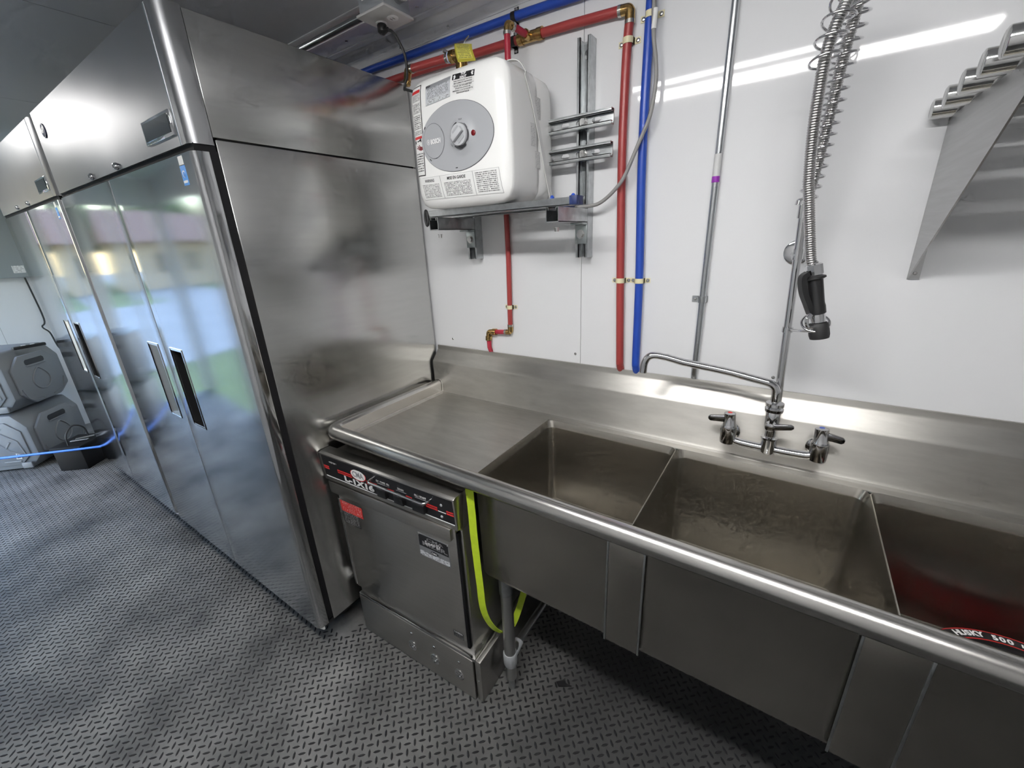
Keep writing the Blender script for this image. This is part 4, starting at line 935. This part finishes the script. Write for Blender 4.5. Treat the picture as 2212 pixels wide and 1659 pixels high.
bm = B(); tube(bm, spline([(.915, -.0150, 2.15), (.914, -.0150, 2.018), (.913, -.0150, 1.857), (.916, -.0150, 1.679), (.926, -.0150, 1.412), (.930, -.0150, 1.15), (.931, -.0130, 1.118), (.931, -.002, 1.098), (.931, .010, 1.088)], 5), RB, 16); obj('pipe', bm, BLUEP, bp_, 60)
clip(bp_, (.917, -.0150, 2.088), (0, 0, 1), RB); clip(bp_, (.926, -.0150, 1.402), (0, 0, 1), RB); clip(bp_, (.490, -.0150, 2.196), (1, 0, 0), RB, BLACK, (0, 0, 1), .014)
rp = thing('red_pipe', 'red hot-water pipe across the wall above the heater and down beside the blue pipe', 'pipe', (.87, -.018, 1.02))
bm = B(); tube(bm, [(-1.6, -.0150, 2.162), (-.05, -.0150, 2.148), (.30, -.0150, 2.139), (.524, -.0150, 2.133)], RB, 16); obj('pipe', bm, REDP, rp, 60)
bm = B(); tube(bm, [(.566, -.0150, 2.131), (.70, -.0150, 2.126), (.838, -.0150, 2.118)], RB, 16); obj('pipe', bm, REDP, rp, 60)
bm = B(); cyl(bm, (.502, -.0150, 2.1335), (.590, -.0150, 2.1305), .0150, None, 18); lathe(bm, [(.0168, 0), (.0168, .016)], (.504, -.0150, 2.1335), (1, 0, -.03), 18); lathe(bm, [(.0168, 0), (.0168, .018)], (.572, -.0150, 2.131), (1, 0, -.03), 18); cyl(bm, (.543, -.0150, 2.132), (.541, -.040, 2.133), .0135, None, 16); obj('tee', bm, BRASS, rp, 40)
bm = B(); tube(bm, [(.541, -.038, 2.133), (.527, -.098, 2.142)], .0095, 14); obj('branch_pipe', bm, REDP2, rp, 60)
bm = B(); tube(bm, fillet([(.530, -.090, 2.139), (.524, -.108, 2.142), (.523, -.110, 2.122)], .010), .0105, 12); el = obj('elbow', bm, BRASS, rp, 60)
bm = B(); crimp(bm, (.530, -.088, 2.1385), (-.3, -.95, .15), .0118); crimp(bm, (.523, -.110, 2.118), (0, 0, 1), .0118); obj('crimp_ring', bm, CLAMP, el)
bm = B(); tube(bm, [(.523, -.110, 2.125), (.522, -.110, 2.020)], .0095, 14); obj('branch_pipe', bm, REDP2, rp, 60)
bm = B(); tube(bm, fillet([(.835, -.0150, 2.118), (.860, -.0150, 2.116), (.860, -.0150, 2.088)], .010), .0135, 14); el = obj('elbow', bm, BRASS, rp, 60)
bm = B(); crimp(bm, (.832, -.0150, 2.118), (1, 0, -.05), .0142); crimp(bm, (.860, -.0150, 2.086), (0, 0, 1), .0142); obj('crimp_ring', bm, CLAMP, el)
bm = B(); tube(bm, spline([(.860, -.0150, 2.09), (.857, -.0150, 2.06), (.854, -.0150, 1.979), (.853, -.0150, 1.808), (.856, -.0150, 1.659), (.864, -.0150, 1.411), (.874, -.0150, 1.15), (.875, -.0130, 1.118), (.875, -.002, 1.098), (.875, .010, 1.088)], 5), RB, 16); obj('pipe', bm, REDP, rp, 60)
clip(rp, (.8575, -.0150, 2.045), (0, 0, 1), RB); clip(rp, (.864, -.0150, 1.402), (0, 0, 1), RB); clip(rp, (.484, -.0150, 2.1345), (1, 0, 0), RB, BLACK, (0, 0, 1), .014)
rd = thing('relief_drain_pipe', 'short thick red pipe with brass elbow above the top left of the heater', 'pipe', (.22, -.14, 2.06))
bm = B(); tube(bm, [(.146, -.14, 2.104), (.322, -.14, 2.0965)], RB, 16); obj('pipe', bm, REDP, rd, 60)
bm = B(); tube(bm, fillet([(.150, -.14, 2.104), (.135, -.142, 2.103), (.133, -.150, 2.068)], .010), .0125, 12); lathe(bm, [(.0105, 0), (.0115, .004), (.0115, .020), (.008, .024)], (.133, -.149, 2.078), (0, -.1, -1), 12); obj('elbow', bm, BRASS, rd, 50)
bm = B(); crimp(bm, (.154, -.14, 2.1035), (1, 0, -.04), .0142); crimp(bm, (.312, -.14, 2.097), (1, 0, -.04), .0142); box(bm, .309, .316, -.158, -.140, 2.108, 2.116); obj('crimp_ring', bm, CLAMP, rd)
rl = thing('lower_red_pipe', 'thin red pipe below the heater that jogs left and drops behind the sink', 'pipe', (.424, -.012, 1.02))
bm = B(); tube(bm, [(.424, -.0125, 1.72), (.4255, -.0125, 1.474), (.420, -.0125, 1.215)], .0095, 14); obj('pipe', bm, REDP, rl, 60)
bm = B(); tube(bm, fillet([(.420, -.0125, 1.222), (.4195, -.0125, 1.193), (.398, -.0125, 1.192)], .01), .0108, 12); el = obj('elbow', bm, BRASS, rl, 60)
bm = B(); crimp(bm, (.420, -.0125, 1.220), (0, 0, 1), .0115); crimp(bm, (.397, -.0125, 1.192), (1, 0, 0), .0115); obj('crimp_ring', bm, CLAMP, el)
bm = B(); tube(bm, [(.400, -.0125, 1.192), (.330, -.0125, 1.187)], .0095, 14); obj('pipe', bm, REDP2, rl, 60)
bm = B(); tube(bm, fillet([(.345, -.0125, 1.188), (.309, -.0125, 1.186), (.3085, -.0125, 1.152)], .012), .0105, 12); cyl(bm, (.332, -.0125, 1.187), (.350, -.0125, 1.188), .0135, None, 14); cyl(bm, (.3085, -.0125, 1.150), (.3085, -.0125, 1.168), .0135, None, 14); obj('elbow', bm, BRASS, rl, 50)
bm = B(); tube(bm, [(.3085, -.0125, 1.155), (.308, -.0115, 1.120), (.308, -.003, 1.100), (.308, .008, 1.090)], .0095, 14); obj('pipe', bm, REDP2, rl, 60)
clip(rl, (.4215, -.0125, 1.293), (0, 0, 1), .0095)

# ------------------------------------------------------------------ conduit and cables
cd = thing('wall_conduit', 'vertical galvanized conduit pipe on the wall left of the faucet hose', 'conduit', (1.117, -.012, .9))
bm = B(); tube(bm, [(1.1165, .009, 1.088), (1.1165, -.002, 1.099), (1.1167, -.0105, 1.118), (1.117, -.0125, 1.15), (1.1195, -.0125, 2.226)], .0092, 18); obj('tube', bm, EMT, cd, 60)
bm = B(); cyl(bm, (1.118, -.0125, 1.672), (1.1185, -.0125, 1.735), .0096, None, 18, False); lbm = obj('label_wrap', bm, fine_print('conduit_label', (.62, .62, .62), (.35, .35, .36), 9, 3, .5), cd, 60)
bm = B(); cyl(bm, (1.118, -.0125, 1.666), (1.118, -.0125, 1.681), .0099, None, 18, False); obj('purple_tape', bm, PURPLE, cd, 60)
bm = B()
pr = [(-.030, .0015), (-.0118, .0015)] + [(-math.cos(t) * .0112, .0125 + math.sin(t) * .0112) for t in [PI * i / 8 for i in range(9)]] + [(.0118, .0015), (.014, .0015)]
k = [[bm.verts.new((1.117 + q, -h - f, 1.351 + e)) for e, f in ((-.009, 0), (.009, 0), (.009, .0012), (-.009, .0012))] for q, h in pr]
for a, b in zip(k, k[1:]):
    for i in range(4): bm.faces.new((a[i], a[(i + 1) % 4], b[(i + 1) % 4], b[i]))
bm.faces.new(k[0][::-1]); bm.faces.new(k[-1]); s = obj('strap', bm, GALV, cd, 40)
bm = B(); screw_head(bm, (1.095, -.003, 1.351), (0, -1, 0), .005, .003); obj('screw', bm, SCREW, s)
gc = thing('grey_cable', 'grey cable curving from the blue pipe down to the heater bracket', 'cable', (.80, -.03, 1.62))
bm = B(); tube(bm, spline([(.930, -.040, 2.20), (.931, -.040, 2.105), (.935, -.040, 2.031), (.943, -.036, 1.978), (.946, -.034, 1.925), (.937, -.038, 1.851), (.911, -.042, 1.787), (.876, -.046, 1.708), (.849, -.048, 1.673), (.806, -.048, 1.641), (.768, -.050, 1.632), (.700, -.055, 1.632), (.62, -.06, 1.633)], 8), .0054, 10); obj('jacket', bm, GREYCABLE, gc, 60)
bm = B(); cyl(bm, (.934, -.0402, 2.045), (.936, -.0395, 2.088), .0066, None, 12); obj('white_tape', bm, WHITEPL, gc, 60)
# ceiling outlet box, its conduits, plug and cord
ob = thing('outlet_box', 'grey metal outlet box with white faceplate hanging from the ceiling trim', 'outlet', (.16, -.235, 2.284))
bm = B(); box(bm, .100, .212, -.290, -.185, 2.214, 2.2835, .003); obj('box', bm, GREYPL, ob)
bm = B(); box(bm, .092, .220, -.298, -.177, 2.206, 2.214, .003); fp = obj('faceplate', bm, mat('brushed_faceplate', (.62, .61, .60), .35, .3), ob)
for x in (.130, .182):
    bm = B(); lathe(bm, [(.0175, 0), (.0175, .002), (.015, .003)], (x, -.232, 2.206), (0, 0, -1), 20); sk = obj('socket', bm, WHITEPL, fp)
    bm = B(); box(bm, x - .006, x - .0045, -.238, -.228, 2.2025, 2.2035); box(bm, x + .0045, x + .006, -.238, -.228, 2.2025, 2.2035); obj('slot', bm, BLACK, sk, 0)
bm = B(); box(bm, .118, .126, -.2908, -.2895, 2.245, 2.262); obj('sticker', bm, WHITEPL, ob, 0)
bm = B(); cyl(bm, (-1.6, -.186, 2.268), (.099, -.205, 2.262), .0125, None, 16); obj('conduit', bm, STEEL_TUBE, ob, 60)
bm = B(); cyl(bm, (.213, -.235, 2.250), (.240, -.235, 2.250), .020, None, 16); cyl(bm, (.240, -.235, 2.250), (2.9, -.235, 2.262), .0125, None, 16); obj('conduit', bm, STEEL_TUBE, ob, 50)
pc = thing('power_cord', 'black power cord plugged into the ceiling outlet and running to the heater', 'cord', (.13, -.232, 2.18))
bm = B(); lathe(bm, [(.013, 0), (.0155, .004), (.0145, .020), (.008, .026)], (.130, -.232, 2.2028), (0, 0, -1), 12); cyl(bm, (.130, -.232, 2.184), (.156, -.232, 2.184), .009, .006, 10); obj('plug', bm, BLACK, pc, 40)
bm = B(); tube(bm, spline([(.150, -.232, 2.184), (.168, -.226, 2.176), (.181, -.216, 2.150), (.190, -.205, 2.115), (.186, -.200, 2.066), (.172, -.20, 2.042), (.172, -.205, 2.026), (.195, -.215, 2.018), (.29, -.20, 1.98)], 8), .0042, 10); obj('lead', bm, BLACKR, pc, 60)

# ------------------------------------------------------------------ tubular wall shelf
ws = thing('tubular_shelf', 'stainless wall shelf of round tubes on a triangular plate bracket, upper right', 'shelf', (1.56, -.005, 1.41))
TY = (-.026, -.134, -.238, -.341, -.433)
for y in TY:
    bm = B(); lathe(bm, [(.0155, 0), (.0185, .0015), (.0190, .003), (.0190, 1.25)], (1.522, y - .001, 1.762), (1, 0, 0), 20); obj('tube', bm, STEEL_TUBE, ws, 40)
for xb in (1.5585, 2.65):
    bm = B(); prism(bm, [(xb, -.0015, 1.414), (xb, -.0015, 1.747), (xb, -.45, 1.747), (xb, -.45, 1.715)], (.0028, 0, 0)); br = obj('bracket', bm, STEEL_BRACKET, ws, 0)
    bm = B(); box(bm, xb + .0028, xb + .022, -.0028, -.0004, 1.414, 1.745); obj('wall_flange', bm, STEEL_BRACKET, br, 0)
    bm = B(); box(bm, xb + .0028, xb + .018, -.45, -.005, 1.7435, 1.7455); obj('top_flange', bm, STEEL_BRACKET, br, 0)
    bm = B(); screw_head(bm, (xb + .012, -.0028, 1.428), (0, -1, 0), .004, .003); obj('screw', bm, SCREW, br)

# ------------------------------------------------------------------ grey water cans in the far corner
def water_can(base, label, rotz):
    t = thing('water_can', label, 'container', base, rotz, 'stacked grey cans', local=True)
    # local: light end faces -x'... the lettered long side looks along -y, the drop side along +x; corner at (0, 0)
    Lx, Ly, H, c = .60, .50, .455, .085
    bm = B(); prof = [(-Lx + c, 0.012), (-c, 0.012), (-.01, c + .02), (-.01, H - c - .02), (-c, H), (-Lx + c, H), (-Lx + .01, H - c - .02), (-Lx + .01, c + .02)]
    prism(bm, [(x, 0, z) for x, z in prof], (0, Ly, 0), .016); bd_ = obj('body', bm, CANM, t, 40)
    # octagon face on the +x end with grip slot and raised drop
    def oct_(cx, cz, w_, h_, k): return [(cx - w_ + k, cz - h_), (cx + w_ - k, cz - h_), (cx + w_, cz - h_ + k), (cx + w_, cz + h_ - k), (cx + w_ - k, cz + h_), (cx - w_ + k, cz + h_), (cx - w_, cz + h_ - k), (cx - w_, cz - h_ + k)]
    ym, zm = Ly / 2, H / 2
    bm = B(); prism(bm, [(-.012, y, z) for y, z in oct_(ym, zm, .205, .185, .09)], (.020, 0, 0), .006); en = obj('end_face', bm, CANM, bd_, 40)
    bm = B(); prism(bm, [(.007, y, z) for y, z in oct_(ym, zm + .125, .085, .022, .012)], (.0015, 0, 0)); obj('grip_recess', bm, BLACK, en, 0)
    bm = B(); box(bm, .008, .016, ym - .085, ym + .085, zm + .095, zm + .106, .003); obj('grip_lip', bm, CANM, en)
    dp_ = [(ym + math.sin(a) * .075 * (1 - .55 * max(0, math.cos(a)) ** 2), zm - .03 + math.cos(a) * (.10 if math.cos(a) > 0 else .07)) for a in [2 * PI * i / 28 for i in range(28)]]
    bm = B(); tube(bm, [(.008, y, z) for y, z in dp_], .006, 6, closed=True); obj('drop_emblem', bm, CANM, en, 60)
    for yy, sg in ((.09, 1), (Ly - .09, -1)):
        bm = B(); tube(bm, fillet([(.008, yy - sg * .03, zm - .06), (.008, yy, zm - .155), (.008, yy + sg * .11, zm - .165)], .04), .005, 6); obj('rib', bm, CANM, en, 60)
    # long side (-y) with chevron ribs, latches and white mark
    xm = -Lx / 2
    bm = B(); prism(bm, [(x, -.010, z) for x, z in oct_(xm, zm, .245, .175, .08)], (0, .020, 0), .005); sd = obj('side_face', bm, CANM, bd_, 40)
    for sx in (-1, 1):
        for pts in ([(.06, .13), (.13, .13)], [(.05, .05), (.13, -.06), (.22, -.10)], [(.11, .10), (.20, .02), (.22, -.10)], [(.06, -.145), (.17, -.145)], [(.15, .02), (.11, -.03)]):
            bm = B(); tube(bm, [(xm + sx * x, -.010, zm + z) for x, z in pts], .006, 6); obj('rib', bm, CANM, sd, 60)
        bm = B(); box(bm, xm + sx * .20 - .035, xm + sx * .20 + .035, -.022, -.006, .02, .07, .008); obj('foot_block', bm, CANM, sd)
    bm = B(); q = [(xm + .150, .105), (xm + .182, .105), (xm + .178, .135), (xm + .160, .150)]
    tube(bm, [(x, -.0125, z) for x, z in q], .0035, 6, closed=True); obj('white_mark', bm, WHITEINK, sd)
    return t
CB = Vector((-3.37, -1.06, 0.0)); ra = math.radians(45)
water_can((CB.x, CB.y, 0.0), 'lower grey moulded water can standing on the floor', ra)
water_can((CB.x - .01, CB.y + .01, .456), 'upper grey moulded water can with drop emblem', ra)
# black battery box with handle in front of the lower can
bb = thing('battery_box', 'small black box with loop handle on the floor before the grey cans', 'box', (-3.17, -.86, 0), math.radians(40), local=True)
bm = B(); box(bm, -.10, .10, -.12, .12, 0, .17, .006); obj('case', bm, mat('matt_black_case', (.006, .006, .007), .6, 0, .25), bb)
bm = B(); box(bm, -.108, .108, -.128, .128, .165, .20, .006); obj('lid', bm, MATS['matt_black_case'], bb)
bm = B(); tube(bm, spline([(0, -.09, .20), (0, -.075, .28), (0, 0, .325), (0, .075, .28), (0, .09, .20)], 6), .006, 8); obj('handle', bm, BLACKR, bb, 60)
for y, a in ((.03, .5), (-.02, .2)):
    bm = B(); box(bm, -.05, .06, -.012, .012, .20, .206, .001, 1, Matrix.Translation((.02, y, .006)) @ Matrix.Rotation(a, 4, 'Z')); obj('terminal_strip', bm, STEEL_BRACKET, bb)
bm = B(); tube(bm, [(-2.83, -.78, .212), (-2.81, -.795, .209), (-2.95, -.93, .205), (-3.287, -1.255, .201), (-3.75, -1.68, .19)][1:], .0085, 10); hs = obj('blue_hose', bm, BLUEHOSE, None, 60); tag(hs, 'taut bright blue hose stretched low across the gap beyond the refrigerators', 'hose')
cb = thing('buckle_strip', 'black buckle strip lying on top of the upper grey can', 'strip', (-3.55, -.86, .912), math.radians(100), local=True)
bm = B(); box(bm, -.09, .09, -.02, .02, 0, .022, .004); obj('strip', bm, BLACK, cb)
for x in (-.03, .02):
    bm = B(); box(bm, x - .012, x + .012, -.008, .008, .021, .025, .002); obj('catch', bm, WHITEPL, cb)
bm = B(); tube(bm, spline([(-4.285, -.64, 1.412), (-4.285, -.63, 1.05), (-4.28, -.66, .98), (-4.27, -.63, .92), (-4.25, -.62, .80), (-4.2, -.60, .70), (-4.15, -.60, .50), (-4.1, -.6, .0)], 6), .006, 8); ck = obj('black_cable', bm, BLACKR, None, 60); tag(ck, 'black cable hanging down the far white wall above the cans', 'cable')
pb = thing('electrical_panel', 'grey metal panel box with white label on the far end wall', 'panel', (RX0, -.64, 1.42))
bm = B(); box(bm, RX0 + .0005, RX0 + .10, -1.06, -.25, 1.42, 1.98, .004); pbx = obj('cabinet', bm, mat('panel_grey_paint', (.30, .33, .34), .45), pb)
bm = B(); patch(bm, lambda u, v: (RX0 + .1006, -.70 + u * .07, 1.455 + v * .06)); obj('label', bm, fine_print('panel_label', (.78, .78, .78), (.5, .5, .5), 5, 6, .5), pb, 0)
